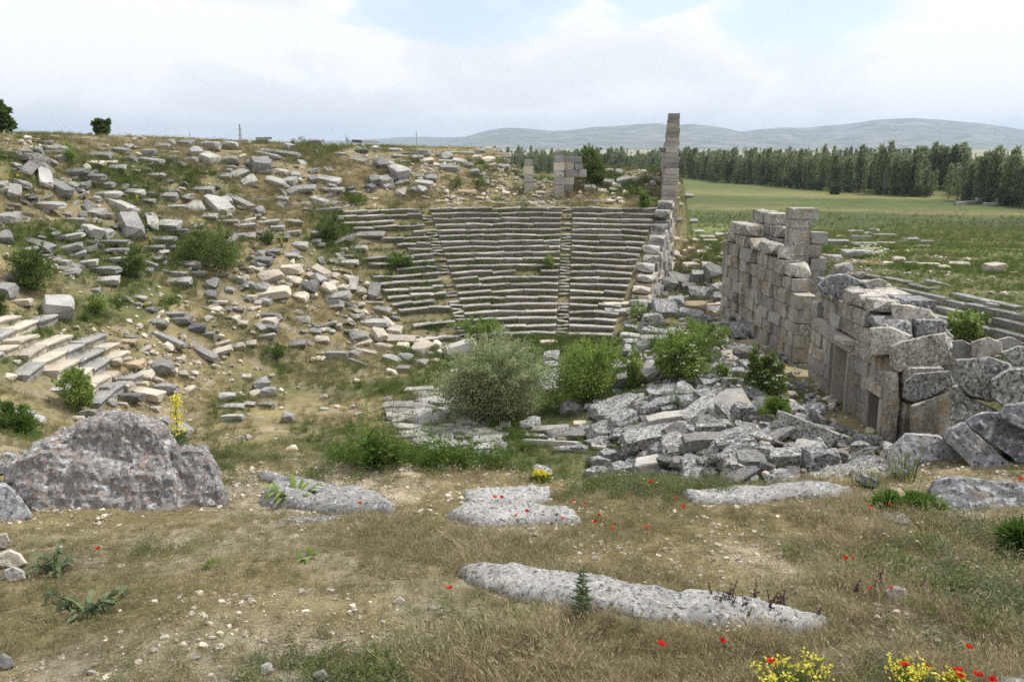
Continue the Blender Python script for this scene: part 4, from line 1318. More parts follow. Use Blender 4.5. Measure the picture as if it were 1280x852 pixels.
yb = hit(140, 640)[1]
b1 = rock('boulder', [([(0, 606), (8, 586), (34, 566), (62, 548), (96, 533), (122, 519), (138, 514), (162, 517), (186, 522), (204, 537), (216, 560), (226, 600), (236, 648), (130, 655), (40, 648)], yb, 1.3, 0.0045)], 'boulder', 'largest boulder, wide grey rock speckled with orange and white lichen', 'boulder', edge=0.05, amp=0.085, nscale=2.8, seed=4)
b1b = rock('boulder', [([(196, 572), (214, 562), (236, 557), (256, 557), (268, 578), (286, 645), (250, 650), (200, 648)], yb + 0.10, 0.8, 0.0045)], 'boulder', 'smaller orange-topped rock leaning on the largest boulder', 'boulder', edge=0.045, amp=0.06, nscale=3, seed=8)
yb2 = hit(15, 652)[1]
rock('boulder', [([(-30, 600), (8, 604), (30, 622), (42, 648), (20, 660), (-30, 662)], yb2, 0.7, 0.004)], 'bluegrey', 'pale grey rock cut by the left edge beside the largest boulder', 'boulder', edge=0.06, amp=0.03, nscale=3, seed=2)
rock('boulder', [([(-40, 570), (10, 566), (28, 572), (20, 590), (-40, 600)], yb + 1.0, 0.6, 0.004)], 'bluegrey', 'flat grey rock just behind the largest boulder at the left edge', 'boulder', edge=0.07, amp=0.03, nscale=3, seed=12)
for i, (pts, mt, lab) in enumerate((
        ([(-8, 668), (8, 665), (13, 676), (8, 686), (-8, 688)], 'cream', 'small cream stone just below the pale grey rock'),
        ([(-6, 692), (12, 686), (26, 692), (34, 704), (22, 712), (-6, 708)], 'cream', 'larger cream stone above the white rubble scraps at left'),
        ([(4, 712), (16, 707), (30, 714), (34, 724), (12, 728), (2, 722)], 'light', 'low whitish stone under the larger cream stone'),
        ([(1105, 738), (1118, 731), (1132, 736), (1134, 750), (1108, 752)], 'slab', 'lone pale stone poking from dry grass beside two poppies'),
        ([(2, 815), (14, 821), (20, 832), (4, 838), (-6, 830)], 'grey', 'small grey stone in the dry grass low at left'),
        ([(324, 832), (338, 828), (342, 838), (326, 846)], 'light', 'angular grey stone lying in the lower dry grass'),
        ([(390, 842), (404, 837), (412, 846), (396, 854)], 'light', 'half-hidden round grey stone at the lower edge'),
        ([(492, 752), (500, 746), (506, 750), (504, 756), (494, 757)], 'cream', 'small white stone left of the long speckled slab'))):
    y_ = hit(sum(p_[0] for p_ in pts) / len(pts), max(p_[1] for p_ in pts))[1]
    rock('stone', [(pts, y_, 0.16, 0.002)], mt, lab, 'stone', edge=0.03, amp=0.008, nscale=9, seed=20 + i, round_=0.8)


def ground_slab(name, outline, lift, mat, label, seed, res=0.035, dome=0.10, group='flat slabs sunk in the foreground turf'):
    """a half-buried slab: its outline on the turf, a worn uneven top and sides that go down into the earth"""
    P = np.array([hit(a, b, lift * 0.55)[:2] for a, b in outline])
    HERO.append((outline, float(P[:, 1].max())))
    x0, y0 = P.min(0) - 0.1; x1, y1 = P.max(0) + 0.1
    xs = np.arange(x0, x1, res); ys = np.arange(y0, y1, res)
    X, Y = np.meshgrid(xs, ys)
    d = np.full(X.shape, 1e9); inside = np.zeros(X.shape, bool)
    for i in range(len(P)):
        a, b = P[i], P[(i + 1) % len(P)]
        e = b - a
        t = np.clip(((X - a[0]) * e[0] + (Y - a[1]) * e[1]) / (e @ e), 0, 1)
        d = np.minimum(d, np.hypot(X - a[0] - t * e[0], Y - a[1] - t * e[1]))
        c = ((a[1] > Y) != (b[1] > Y)) & (X < (b[0] - a[0]) * (Y - a[1]) / (b[1] - a[1] + 1e-12) + a[0])
        inside ^= c
    sd_ = np.where(inside, d, -d) + (fbm(X * 6 + seed, Y * 6, 3) - 0.5) * 0.06
    h = lift * 0.62 * sstep(-0.025, 0.03, sd_) + lift * 0.25 * sstep(0.0, dome, sd_) + (fbm(X * 3 + seed, Y * 3, 4) - 0.5) * 0.05 * (sd_ > 0) + (fbm(X * 14 + seed, Y * 14, 4) - 0.5) * 0.045 * (sd_ > 0) - 0.025 * (np.abs(fbm(X * 2.2 + seed * 3, Y * 2.6, 3) - 0.5) < 0.012) * (sd_ > 0.02)
    base = Z(X, Y)
    zc_ = np.median(base[inside]) if inside.any() else base.mean()
    z = base * 0.6 + (zc_ + (base - zc_) * 0.8) * 0.4 + h - 0.25 * (sd_ < -0.03)
    n_, m_ = X.shape
    ii, jj = np.meshgrid(np.arange(m_ - 1), np.arange(n_ - 1))
    b = (jj * m_ + ii).ravel()
    f = np.stack([b, b + 1, b + m_ + 1, b + m_], 1)
    ok = (sd_ > -0.075).ravel()
    f = f[ok[f].all(1)]
    used = np.unique(f)
    remap = -np.ones(n_ * m_, int); remap[used] = np.arange(len(used))
    me = mesh_np(name, np.stack([X, Y, z], -1).reshape(-1, 3)[used], remap[f], smooth=True)
    o = link(name, me, mat)
    tag(o, label, 'slab', group)
    return o


ground_slab('stone_slab', [(571, 708), (600, 702), (650, 704), (740, 717), (800, 727), (850, 735), (905, 740), (985, 756), (1034, 769), (1030, 780), (960, 779), (890, 773), (800, 764), (700, 748), (640, 738), (590, 724)], 0.111, 'slab', 'longest speckled slab running through the dry grass by the tall thistle', 3, 0.028, 0.14)
ground_slab('stone_slab', [(330, 608), (345, 600), (360, 601), (420, 607), (470, 614), (492, 626), (492, 635), (440, 634), (390, 632), (328, 624)], 0.118, 'slab', 'broad speckled slab with a leafy plant at its left end', 5)
ground_slab('stone_slab', [(321, 588), (335, 587), (380, 598), (424, 605), (424, 609), (370, 605), (330, 598)], 0.104, 'slab', 'narrow strip of slab just behind the broad speckled slab', 6)
ground_slab('stone_slab', [(580, 613), (600, 609), (660, 607), (690, 609), (685, 622), (640, 626), (585, 628)], 0.096, 'slab', 'short flat slab behind the poppy-dotted slab', 7)
ground_slab('stone_slab', [(558, 641), (580, 631), (620, 628), (680, 630), (715, 637), (726, 646), (700, 649), (640, 651), (590, 650)], 0.111, 'slab', 'rounded speckled slab with red poppies before it', 8)
ground_slab('stone_slab', [(850, 614), (880, 611), (940, 607), (1010, 602), (1050, 604), (1070, 612), (1040, 617), (980, 619), (930, 624), (870, 624)], 0.089, 'slab', 'long flat worn slab lying under the rubble heap', 9)
ground_slab('stone_slab', [(345, 648), (380, 644), (420, 643), (418, 648), (380, 650), (350, 651)], 0.044, 'slab', 'thin sliver of slab below the broad speckled slab', 10)
ground_slab('stone_slab', [(1100, 640), (1125, 641), (1146, 647), (1130, 652), (1105, 648)], 0.052, 'slab', 'small slab edge in the grass by the two poppies at right', 11)
ground_slab('stone_slab', [(1245, 842), (1290, 842), (1290, 870), (1240, 866)], 0.059, 'slab', 'slab corner in the very lower right corner of the turf', 13)
ground_slab('stone_slab', [(1062, 597), (1075, 594), (1110, 596), (1165, 604), (1160, 610), (1110, 616), (1080, 612)], 0.059, 'slab', 'thin broken slab between rubble heap and great dark slab', 14)

ys = hit(1200, 640)[1]
rock('great_slab', [([(1160, 612), (1168, 600), (1185, 596), (1230, 601), (1300, 606), (1300, 642), (1230, 644), (1166, 638)], ys, 1.3, 0.006)], 'bluegrey', 'great grey lichened slab on the turf at the right edge', 'slab', edge=0.06, amp=0.03, nscale=2.5, seed=31, round_=0.96)
LG = 'leaning lichened slabs at the corner of the wall'
rock('leaning_slab', [([(1110, 575), (1116, 556), (1132, 542), (1172, 543), (1190, 556), (1216, 580), (1232, 602), (1200, 606), (1118, 606)], 9.75, 0.8, 0.004)], 'bluegrey', 'black and grey mottled slab lowest of the leaning slabs', 'slab', LG, edge=0.075, amp=0.035, nscale=2.4, seed=33, round_=0.96)
rock('leaning_slab', [([(1180, 546), (1186, 537), (1204, 529), (1216, 536), (1262, 580), (1264, 602), (1232, 602), (1206, 572)], 9.45, 0.65, 0.003)], 'bluegrey', 'pale blue-grey middle slab of the leaning slabs', 'slab', LG, edge=0.075, amp=0.03, nscale=2.4, seed=34, round_=0.96)
rock('leaning_slab', [([(1204, 528), (1212, 520), (1232, 515), (1250, 516), (1305, 556), (1305, 590), (1280, 585), (1220, 537)], 9.6, 0.7, 0.003)], 'bluegrey', 'upper long slab of the leaning slabs', 'slab', LG, edge=0.075, amp=0.03, nscale=2.4, seed=35, round_=0.96)
rock('leaning_slab', [([(1249, 516), (1256, 506), (1285, 503), (1320, 505), (1320, 548), (1285, 538), (1252, 523)], 9.4, 0.65, 0.003)], 'bluegrey', 'rounded top block resting on the leaning slabs', 'slab', LG, edge=0.075, amp=0.03, nscale=2.4, seed=36, round_=0.94)
rock('leaning_slab', [([(1230, 602), (1262, 584), (1290, 588), (1330, 600), (1330, 615), (1240, 612)], 9.4, 0.65, 0.003)], 'wall', 'brown stone wedged beneath the middle leaning slab', 'slab', LG, edge=0.1, amp=0.03, nscale=2.4, seed=37)
WG = 'big broken blocks at the near end of the stage wall'
for i, (pts, Y, th_, mt, lab) in enumerate((
        ([(1113, 379), (1136, 381), (1163, 387), (1172, 399), (1171, 407), (1145, 411), (1143, 415), (1122, 414), (1115, 401)], 36.2, 1.3, 'walltop', 'pale cap block on the near wall end, topmost of the broken end'),
        ([(1087, 410), (1112, 408), (1141, 419), (1128, 428), (1112, 443), (1088, 445)], 34.6, 1.6, 'walltop', 'speckled block under the pale cap block beside the doorway cornice'),
        ([(1125, 427), (1150, 421), (1183, 415), (1189, 436), (1176, 440), (1177, 461), (1146, 467), (1121, 466), (1112, 460), (1113, 433)], 33.4, 1.5, 'walltop', 'largest white speckled block of the broken wall end'),
        ([(1130, 476), (1143, 467), (1188, 463), (1193, 478), (1169, 495), (1143, 504), (1129, 497)], 32.6, 1.3, 'pile', 'overhanging grey block below the largest white block'),
        ([(1100, 464), (1123, 463), (1125, 498), (1120, 560), (1104, 556)], 33.0, 1.2, 'wall', 'brown upright block below the speckled wall block'),
        ([(1138, 507), (1165, 498), (1191, 488), (1194, 530), (1190, 545), (1150, 556), (1138, 540)], 31.8, 1.4, 'wall', 'brown-stained block under the overhanging grey block'),
        ([(1147, 408), (1166, 406), (1180, 408), (1192, 421), (1186, 428), (1155, 423)], 36.6, 1.0, 'walltop', 'low flat stone behind the largest white block'),
        ([(1194, 449), (1218, 450), (1237, 445), (1262, 454), (1270, 468), (1262, 488), (1238, 502), (1210, 496), (1198, 482)], 26.8, 1.6, 'pile', 'big rounded pale block above the leaning slabs'),
        ([(1240, 474), (1262, 460), (1300, 456), (1310, 516), (1262, 512), (1240, 498)], 26.0, 1.5, 'pile', 'grey block cut by the right edge above the leaning slabs'),
        ([(1188, 488), (1214, 497), (1246, 513), (1240, 536), (1192, 546), (1186, 520)], 26.6, 1.4, 'pile', 'grooved grey block beneath the big rounded pale block'),
        ([(1190, 426), (1204, 424), (1215, 431), (1213, 450), (1194, 449)], 31.5, 1.3, 'grey', 'dull grey block behind the broken wall end beneath the green shrub'),
        ([(1214, 427), (1236, 421), (1252, 427), (1254, 441), (1232, 448), (1215, 446)], 31.0, 1.3, 'wall', 'brownish block next to the dull grey block behind the wall'),
        ([(1250, 440), (1272, 432), (1310, 434), (1310, 460), (1266, 457)], 30.0, 1.4, 'pile', 'mottled block at the right edge behind the big rounded block'),
        ([(1242, 425), (1264, 421), (1280, 429), (1274, 436), (1254, 436)], 33.5, 1.0, 'light', 'flat pale slab propped above the mottled right-edge block'),
        ([(1022, 357), (1035, 344), (1058, 342), (1076, 350), (1086, 360), (1078, 378), (1050, 382), (1026, 370)], 41.0, 1.6, 'pile', 'big rough lichened block crowning the doorway stretch of wall'),
        ([(1078, 352), (1100, 348), (1109, 352), (1110, 368), (1090, 372)], 40.6, 1.4, 'walltop', 'squared cream block behind the crowning rough block'))):
    rock('wall_end_block', [(pts, Y, th_, 0.004)], mt, lab, 'block', WG, edge=0.2, amp=0.06, nscale=1.5, seed=50 + i, round_=0.93)
# mass of rubble that carries the wall end
for i, (x, y, a, b, c) in enumerate(((16.3, 31.6, 2.6, 2.4, 4.4), (17.4, 27.6, 3.0, 2.6, 4.0), (16.0, 35.0, 2.0, 3.4, 3.6))):
    pass

# ------------------------------------------------------------------ plants: leaves, tufts, bushes
SRC = bpy.data.collections.new('plant_sources')


def blade_tuft(name, n, h, spread, lean, wid, rs, mat, heads=0.0):
    V, Fc = [], []
    for _ in range(n):
        a = rs.uniform(0, 2 * math.pi); rr = spread * math.sqrt(rs.uniform())
        p0 = np.array([rr * math.cos(a), rr * math.sin(a), -0.02])
        d = np.array([math.cos(a + rs.normal(0, 0.9)), math.sin(a + rs.normal(0, 0.9)), 0])
        hh = h * rs.uniform(0.45, 1.15); ln = lean * hh * rs.uniform(0.2, 1.4)
        p1 = p0 + np.array([0, 0, hh * 0.55]) + d * ln * 0.3
        p2 = p0 + np.array([0, 0, hh]) + d * ln
        s = np.array([-d[1], d[0], 0]) * wid * rs.uniform(0.6, 1.3) * 0.5
        b = len(V)
        V += [p0 - s, p0 + s, p1 + s * 0.8, p1 - s * 0.8, p2 + s * 0.25, p2 - s * 0.25]
        Fc += [(b, b + 1, b + 2, b + 3), (b + 3, b + 2, b + 4, b + 5)]
        if rs.uniform() < heads:
            b = len(V)
            u = (p2 - p1) / np.linalg.norm(p2 - p1)
            w2 = s / np.linalg.norm(s) * wid * 1.5
            V += [p2, p2 + u * 0.025 + w2, p2 + u * 0.075, p2 + u * 0.025 - w2]
            Fc += [(b, b + 1, b + 2, b + 3)]
    return _src(name, V, Fc, mat)


def leaf_tuft(name, n, h, spread, L, W, rs, mat, up=0.5):
    c = np.stack([rs.normal(0, spread, n), rs.normal(0, spread, n), rs.uniform(0, 1, n) ** 0.8 * h], 1)
    d = np.stack([rs.normal(0, 1, n), rs.normal(0, 1, n), rs.normal(up, 0.6, n)], 1)
    V, Fc = leaves_np(c, d, L, W, rs, 0.1)
    return _src(name, V, Fc, mat)


def stalk_weed(name, ns, h, spread, L, W, rs, mat):
    Vs, Fs, b = [], [], 0
    for _ in range(ns):
        a = rs.uniform(0, 6.28); rr = spread * rs.uniform(0, 1)
        hh = h * rs.uniform(0.5, 1.1); lean = rs.normal(0, 0.14, 2) * hh
        k = 16
        t = np.linspace(0.12, 1, k)
        c = np.stack([rr * math.cos(a) + lean[0] * t, rr * math.sin(a) + lean[1] * t, hh * t], 1)
        ang = np.arange(k) * 2.4 + a
        d = np.stack([np.cos(ang), np.sin(ang), np.full(k, 0.45) + rs.normal(0, 0.2, k)], 1)
        V, Fc = leaves_np(c, d, L * (1.15 - 0.7 * t), W * (1.15 - 0.7 * t), rs, 0.15)
        Vs.append(V); Fs.append(Fc + b); b += len(V)
        w_ = 0.006
        p0 = np.array([rr * math.cos(a), rr * math.sin(a), -0.03]); p1 = c[-1]
        Vs.append(np.array([p0 - [w_, 0, 0], p0 + [w_, 0, 0], p1 + [w_ * 0.4, 0, 0], p1 - [w_ * 0.4, 0, 0]]))
        Fs.append(np.arange(4)[None] + b); b += 4
    return _src(name, np.concatenate(Vs), np.concatenate(Fs), mat)


def _src(name, V, Fc, mat):
    me = mesh_np(name, np.array(V), np.array(Fc))
    me.materials.append(M[mat])
    return me


_ncoll = [0]


def scatter(name, label, meshes, pts, rz, sc, idx, tilt=None):
    """one object of many small plants or chips"""
    pts = np.asarray(pts, np.float32)
    n = len(pts)
    coll = bpy.data.collections.new(f'{name}_source_{_ncoll[0]}'); _ncoll[0] += 1
    for k, me in enumerate(meshes):
        so = bpy.data.objects.new(f'source_{_ncoll[0]:02d}_{k:02d}', me)
        coll.objects.link(so)
    me = bpy.data.meshes.new(name)
    me.vertices.add(n); me.vertices.foreach_set('co', pts.ravel())
    rot = np.zeros((n, 3), np.float32); rot[:, 2] = rz
    if tilt is not None: rot[:, :2] = tilt
    a = me.attributes.new('rot', 'FLOAT_VECTOR', 'POINT'); a.data.foreach_set('vector', rot.ravel())
    sc = np.asarray(sc, np.float32)
    s3 = np.repeat(sc[:, None], 3, 1) if sc.ndim == 1 else sc
    a = me.attributes.new('scl', 'FLOAT_VECTOR', 'POINT'); a.data.foreach_set('vector', s3.astype(np.float32).ravel())
    a = me.attributes.new('idx', 'INT', 'POINT'); a.data.foreach_set('value', np.asarray(idx, np.int32))
    o = link(name, me)
    ng = bpy.data.node_groups.new(name + '_scatter', 'GeometryNodeTree')
    ng.interface.new_socket('Geometry', in_out='INPUT', socket_type='NodeSocketGeometry')
    ng.interface.new_socket('Geometry', in_out='OUTPUT', socket_type='NodeSocketGeometry')
    gi = ng.nodes.new('NodeGroupInput'); go = ng.nodes.new('NodeGroupOutput')
    ci = ng.nodes.new('GeometryNodeCollectionInfo')
    ci.inputs['Collection'].default_value = coll
    ci.inputs['Separate Children'].default_value = True
    ci.inputs['Reset Children'].default_value = True
    ip = ng.nodes.new('GeometryNodeInstanceOnPoints')
    ip.inputs['Pick Instance'].default_value = True

    def attr(nm, ty):
        k = ng.nodes.new('GeometryNodeInputNamedAttribute')
        k.data_type = ty
        k.inputs['Name'].default_value = nm
        return k.outputs['Attribute']
    e2r = ng.nodes.new('FunctionNodeEulerToRotation')
    L = ng.links.new
    L(gi.outputs[0], ip.inputs['Points']); L(ci.outputs[0], ip.inputs['Instance'])
    L(attr('idx', 'INT'), ip.inputs['Instance Index'])
    L(attr('rot', 'FLOAT_VECTOR'), e2r.inputs[0]); L(e2r.outputs[0], ip.inputs['Rotation'])
    L(attr('scl', 'FLOAT_VECTOR'), ip.inputs['Scale'])
    L(ip.outputs[0], go.inputs[0])
    md = o.modifiers.new('scatter', 'NODES'); md.node_group = ng
    tag(o, label, kind='stuff')
    return o


rs = np.random.RandomState(5)
T_DRY = [blade_tuft(f'dry_tuft_{k}', 34, [0.10, 0.14, 0.19, 0.27][k], [0.09, 0.10, 0.09, 0.10][k], 0.8, 0.0042, rs, ['dry', 'olive', 'dry', 'dry'][k], [0.1, 0.15, 0.3, 0.4][k]) for k in range(4)]
T_OLIVE = [blade_tuft(f'olive_tuft_{k}', 36, [0.13, 0.20, 0.28][k], 0.10, 0.7, 0.006, rs, 'olive', 0.15) for k in range(3)]
T_GREEN = [blade_tuft(f'green_tuft_{k}', 36, [0.16, 0.26, 0.36][k], 0.11, 0.6, 0.008, rs, 'green') for k in range(3)]
T_LEAF = [leaf_tuft(f'leafy_tuft_{k}', 46, [0.10, 0.2, 0.3][k], 0.11, 0.06, 0.025, rs, ['olive', 'green', 'thistle'][k]) for k in range(3)]
T_WEED = [stalk_weed(f'weed_{k}', 5, [0.7, 0.9, 1.05][k], 0.22, 0.13, 0.05, rs, ['weed', 'green', 'weed'][k]) for k in range(3)]


def uniform_pts(x0, x1, y0, y1, n):
    return rs.uniform(x0, x1, n), rs.uniform(y0, y1, n)


# shelf in front: short matted dry grass with bare stony patches
x, y = uniform_pts(-11, 11, 2.6, 12.0, 120000)
keep = (np.abs(x) < 1.2 + y * 0.72 + 0.8)
bare = fbm(x * 0.75 + 11, y * 0.95 + 4, 4)
keep &= rs.uniform(size=len(x)) < np.clip((0.71 - bare) / 0.22, 0.14, 1)
x, y = x[keep], y[keep]
gn = greenness(x, y) + 0.35 * sstep(8.0, 9.6, y) + (fbm(x * 0.9, y * 0.9, 3) - 0.5) * 0.7
u = rs.uniform(size=len(x))
tall = fbm(x * 0.55 + 40, y * 0.55 + 9, 3)
dryk = gn < 0.20 + 0.25 * u
sz = (0.30 + 0.22 * sstep(0.42, 0.68, tall)) * rs.uniform(0.6, 1.25, len(x))
zz = Z(x, y)
tz = zz + sz * 0.20 - H
dep_ = y * CP - tz * SP
tpx = 640 + x / dep_ * F; tpy = 426 - (tz * CP + y * SP) / dep_ * F
for pts, yh in HERO:
    ins = np.zeros(len(x), bool)
    for i in range(len(pts)):
        (xa, ya), (xb, yb_) = pts[i], pts[(i + 1) % len(pts)]
        ins ^= ((ya > tpy) != (yb_ > tpy)) & (tpx < (xb - xa) * (tpy - ya) / (yb_ - ya + 1e-9) + xa)
    sz = np.where(ins & (y < yh + 0.15), sz * 0.34, sz)
dsel = dryk
idx = np.minimum((rs.uniform(size=len(x)) * 2.1 + 1.4 * sstep(0.45, 0.68, tall)).astype(int), 3)
scatter('dry_grass', 'short straw-coloured dry grass matting the foreground', T_DRY, np.stack([x, y, zz], 1)[dsel], rs.uniform(0, 6.28, dsel.sum()), sz[dsel], idx[dsel])
gs = ~dryk
ix2 = rs.randint(0, 6, gs.sum())
scatter('olive_grass', 'olive and green grass tufts mixed through the foreground turf', T_OLIVE + T_LEAF, np.stack([x, y, zz], 1)[gs], rs.uniform(0, 6.28, gs.sum()), sz[gs] * 0.95, ix2)

# flattened straw lying on the bare earth
lx, ly = uniform_pts(-9, 9, 2.8, 10.0, 30000)
V, Fc = leaves_np(rs.uniform(-0.09, 0.09, (14, 3)) * [1, 1, 0.05] + [0, 0, 0.008], rs.normal(0, 1, (14, 3)) * [1, 1, 0.12], 0.07, 0.004, rs)
scatter('straw_litter', 'flattened straw and dead stalks on the bare foreground earth', [_src('straw', V, Fc, 'dry')], np.stack([lx, ly, Z(lx, ly)], 1), rs.uniform(0, 6.28, len(lx)), rs.uniform(0.5, 1.2, len(lx)), np.zeros(len(lx), int))

# hillsides, orchestra and banks: bigger tufts, thinner where earth is bare
x, y = uniform_pts(-62, 62, 11.5, 104, 210000)
near_w = np.clip(36.0 / np.maximum(y, 15), 0.8, 1.0)
keep = (np.abs(x) < 6 + y * 0.64) & (rs.uniform(size=len(x)) < near_w)
x, y = x[keep], y[keep]
r = np.hypot(x - CX, y - CY); th = np.degrees(np.arctan2(x - CX, y - CY))
on_seat = (th > -28.6) & (th < 17.8) & (r > RO - 0.4) & (r < RT + 0.3)
on_wall = (x > 13.6) & (x < 18.2) & (y > 31) & (y < 61.5)
rub = np.exp(-((x - 10.5) / 4.5) ** 2 - ((y - 42) / 14) ** 2)
bare = fbm(x * 0.35 + 11, y * 0.35 + 4, 4)
pr = np.clip((0.68 - bare) / 0.25, 0.05, 1) * (1 - 0.75 * (rub > 0.35)) * (1 - 0.55 * ((r > 33) & (th > -14) & (th < 3)))
keep = ~on_seat & ~on_wall & (rs.uniform(size=len(x)) < pr) & ~((r > 64) & (x < -22))
x, y = x[keep], y[keep]
gn = greenness(x, y)
u = rs.uniform(size=len(x))
far_s = np.clip(y / 30, 0.9, 2.3)
sz = far_s * rs.uniform(0.55, 1.2, len(x)) * np.where(x > 17, 0.6, 1.0) * np.where(np.hypot(x - CX, y - CY) > 46, 0.5, 1.0)
zz = Z(x, y)
P = np.stack([x, y, zz], 1)
kk = gn + (u - 0.5) * 0.5
s1, s2, s3 = kk < 0.27, (kk >= 0.27) & (kk < 0.60), kk >= 0.60
scatter('dry_grass', 'dry straw grass over the ruined hillsides', T_DRY, P[s1], rs.uniform(0, 6.28, s1.sum()), sz[s1], rs.randint(0, 4, s1.sum()))
scatter('olive_grass', 'olive grass over the ruined hillsides', T_OLIVE + T_LEAF[:1], P[s2], rs.uniform(0, 6.28, s2.sum()), sz[s2], rs.randint(0, 4, s2.sum()))
scatter('green_grass', 'fresh green grass on the orchestra floor and banks', T_GREEN + T_LEAF[1:2], P[s3], rs.uniform(0, 6.28, s3.sum()), sz[s3] * 0.95, rs.randint(0, 4, s3.sum()))

# the grass of the bank thins out into the first crops
x, y = uniform_pts(4, 125, 84, 210, 60000)
keep = (x < y * 0.66) & (rs.uniform(size=len(x)) < (1 - sstep(100, 205, y)) * np.clip(0.25 + 1.5 * (fbm(x * 0.05, y * 0.05, 3) - 0.35), 0.05, 1)) & (x > y * 0.13)
x, y = x[keep], y[keep]
scatter('field_edge_grass', 'rough grass thinning out from the bank into the crop', T_GREEN + T_OLIVE, np.stack([x, y, Z(x, y)], 1), rs.uniform(0, 6.28, len(x)), rs.uniform(1.0, 2.4, len(x)), rs.randint(0, 6, len(x)))

# weeds: the thicket behind the shelf, patches on slope and orchestra, clumps on the tiers
wp = []
for _ in range(620):
    px = rs.uniform(395, 770)
    t_ = abs(px - 560) / 210
    if rs.uniform() < t_ ** 3 * 0.8: continue
    yy = rs.uniform(9.35, 11.6)
    xx = (px - 640) / F * yy
    wp.append((xx, yy, gz(xx, yy), rs.uniform(0.30, 0.62) * (1.12 - 0.5 * t_) * (1 + 0.26 * (yy - 9.4))))
for (px, py, n, sp, s) in ((470, 575, 60, 22, 0.9), (300, 560, 30, 30, 0.55), (740, 545, 70, 24, 0.55), (690, 535, 40, 16, 0.5), (660, 560, 50, 20, 0.6), (770, 470, 40, 16, 0.9), (800, 505, 40, 18, 0.8), (850, 505, 40, 20, 0.8), (905, 480, 40, 18, 0.8), (960, 520, 30, 14, 0.9), (820, 430, 40, 18, 0.9), (700, 500, 50, 16, 0.7), (780, 420, 24, 10, 0.8), (600, 410, 60, 26, 0.8), (545, 410, 40, 14, 0.7),
                           (640, 545, 30, 14, 0.6), (430, 290, 40, 12, 0.9), (350, 300, 20, 12, 0.8), (110, 400, 30, 14, 0.7), (150, 380, 30, 16, 0.8), (210, 380, 30, 14, 0.8), (90, 500, 40, 22, 0.8), (40, 545, 30, 20, 0.7),
                           (490, 330, 40, 14, 0.9), (520, 345, 30, 10, 0.8), (1220, 405, 30, 16, 0.8), (880, 300, 20, 14, 0.8), (790, 245, 30, 14, 0.9), (850, 250, 16, 12, 0.9), (450, 250, 24, 16, 0.7), (570, 225, 10, 8, 0.7), (605, 230, 10, 8, 0.8), (430, 180, 14, 10, 0.7), (380, 180, 10, 10, 0.7), (90, 205, 14, 10, 0.7)):
    for _ in range(n):
        a, b = px + rs.normal(0, sp * 0.5), py + rs.normal(0, sp * 0.22)
        h_ = hit(a, b)
        wp.append((h_[0], h_[1], h_[2], s * rs.uniform(0.5, 1.1)))
for (a, b, c, s) in tuft_spots:
    wp.append((a, b, c, s * 0.8))
    wp.append((a + rs.normal(0, 0.25), b + rs.normal(0, 0.1), c - 0.02, s * 0.4))
tg = []
for row in range(NROW):
    r_ = RO + DR * row + DR * 0.93
    n_ = int(r_ * 11)
    for _ in range(n_):
        a_ = rs.uniform(-28.6, 15.3 + 2.4 * row / 20)
        if vnoise(np.array(a_ * 0.5 + row * 7.7), np.array(row * 3.1)) > (0.36 if a_ < -16 else 0.52):
            tg.append(pol(r_ + rs.uniform(-0.18, 0.08), a_, DZ * (row + 1) - 0.03))
tg = np.array(tg)
scatter('tread_grass', 'grass growing at the back of the seat treads', T_OLIVE + T_GREEN[:2], tg, rs.uniform(0, 6.28, len(tg)), rs.uniform(0.5, 1.15, len(tg)), rs.randint(0, 5, len(tg)))
st_pts, st_s = [], []
for s_ in stones:
    mw = s_['o'].matrix_basis
    dims = mw.to_scale()
    for _ in range(5 if dims.x > 1 else 3):
        t_ = mw @ Vector((rs.uniform(-0.6, 0.6), rs.choice([-0.62, -0.55, 0.6]), 0))
        st_pts.append((t_.x, t_.y - 0.05, gz(t_.x, t_.y - 0.05))); st_s.append(rs.uniform(0.9, 1.7))
st_pts = np.array(st_pts)
scatter('grass_at_stones', 'grass tufts growing against the fallen stones', T_OLIVE + T_GREEN[:2] + T_DRY[2:], st_pts, rs.uniform(0, 6.28, len(st_pts)), st_s, rs.randint(0, 7, len(st_pts)))
wp = np.array(wp)
scatter('green_weeds', 'leafy green weeds in thickets behind the turf edge and on the tiers', T_WEED, wp[:, :3], rs.uniform(0, 6.28, len(wp)), wp[:, 3], rs.randint(0, 3, len(wp)))

# stone chips in the earth
CHIPS = [hull_block(400 + k, jit=0.22, cham=(0.15, 0.4), sub=0, name=f'chip_{k}') for k in range(5)]
for me in CHIPS: me.materials.append(M['ground_chip'])
x, y = uniform_pts(-9, 9, 2.6, 10.5, 60000)
bare = fbm(x * 0.75 + 11, y * 0.95 + 4, 4)
keep = rs.uniform(size=len(x)) < np.clip((bare - 0.40) / 0.2, 0.03, 1)
x, y = x[keep], y[keep]
s = 0.005 + 0.034 * rs.uniform(size=len(x)) ** 10 + 0.007 * rs.uniform(size=len(x))
sx = np.stack([s * rs.uniform(0.8, 1.5, len(s)), s, s * 0.7], 1)
scatter('pebbles', 'pale pebbles in the bare patches of the foreground turf', CHIPS, np.stack([x, y, Z(x, y) + s * 0.15], 1), rs.uniform(0, 6.28, len(x)), sx, rs.randint(0, 5, len(x)), rs.uniform(-0.5, 0.5, (len(x), 2)))
x, y = uniform_pts(-58, 34, 12, 98, 90000)
r = np.hypot(x - CX, y - CY); th = np.degrees(np.arctan2(x - CX, y - CY))
bare = fbm(x * 0.35 + 11, y * 0.35 + 4, 4)
pr = np.clip((bare - 0.52) / 0.2, 0.008, 0.8) * 0.25
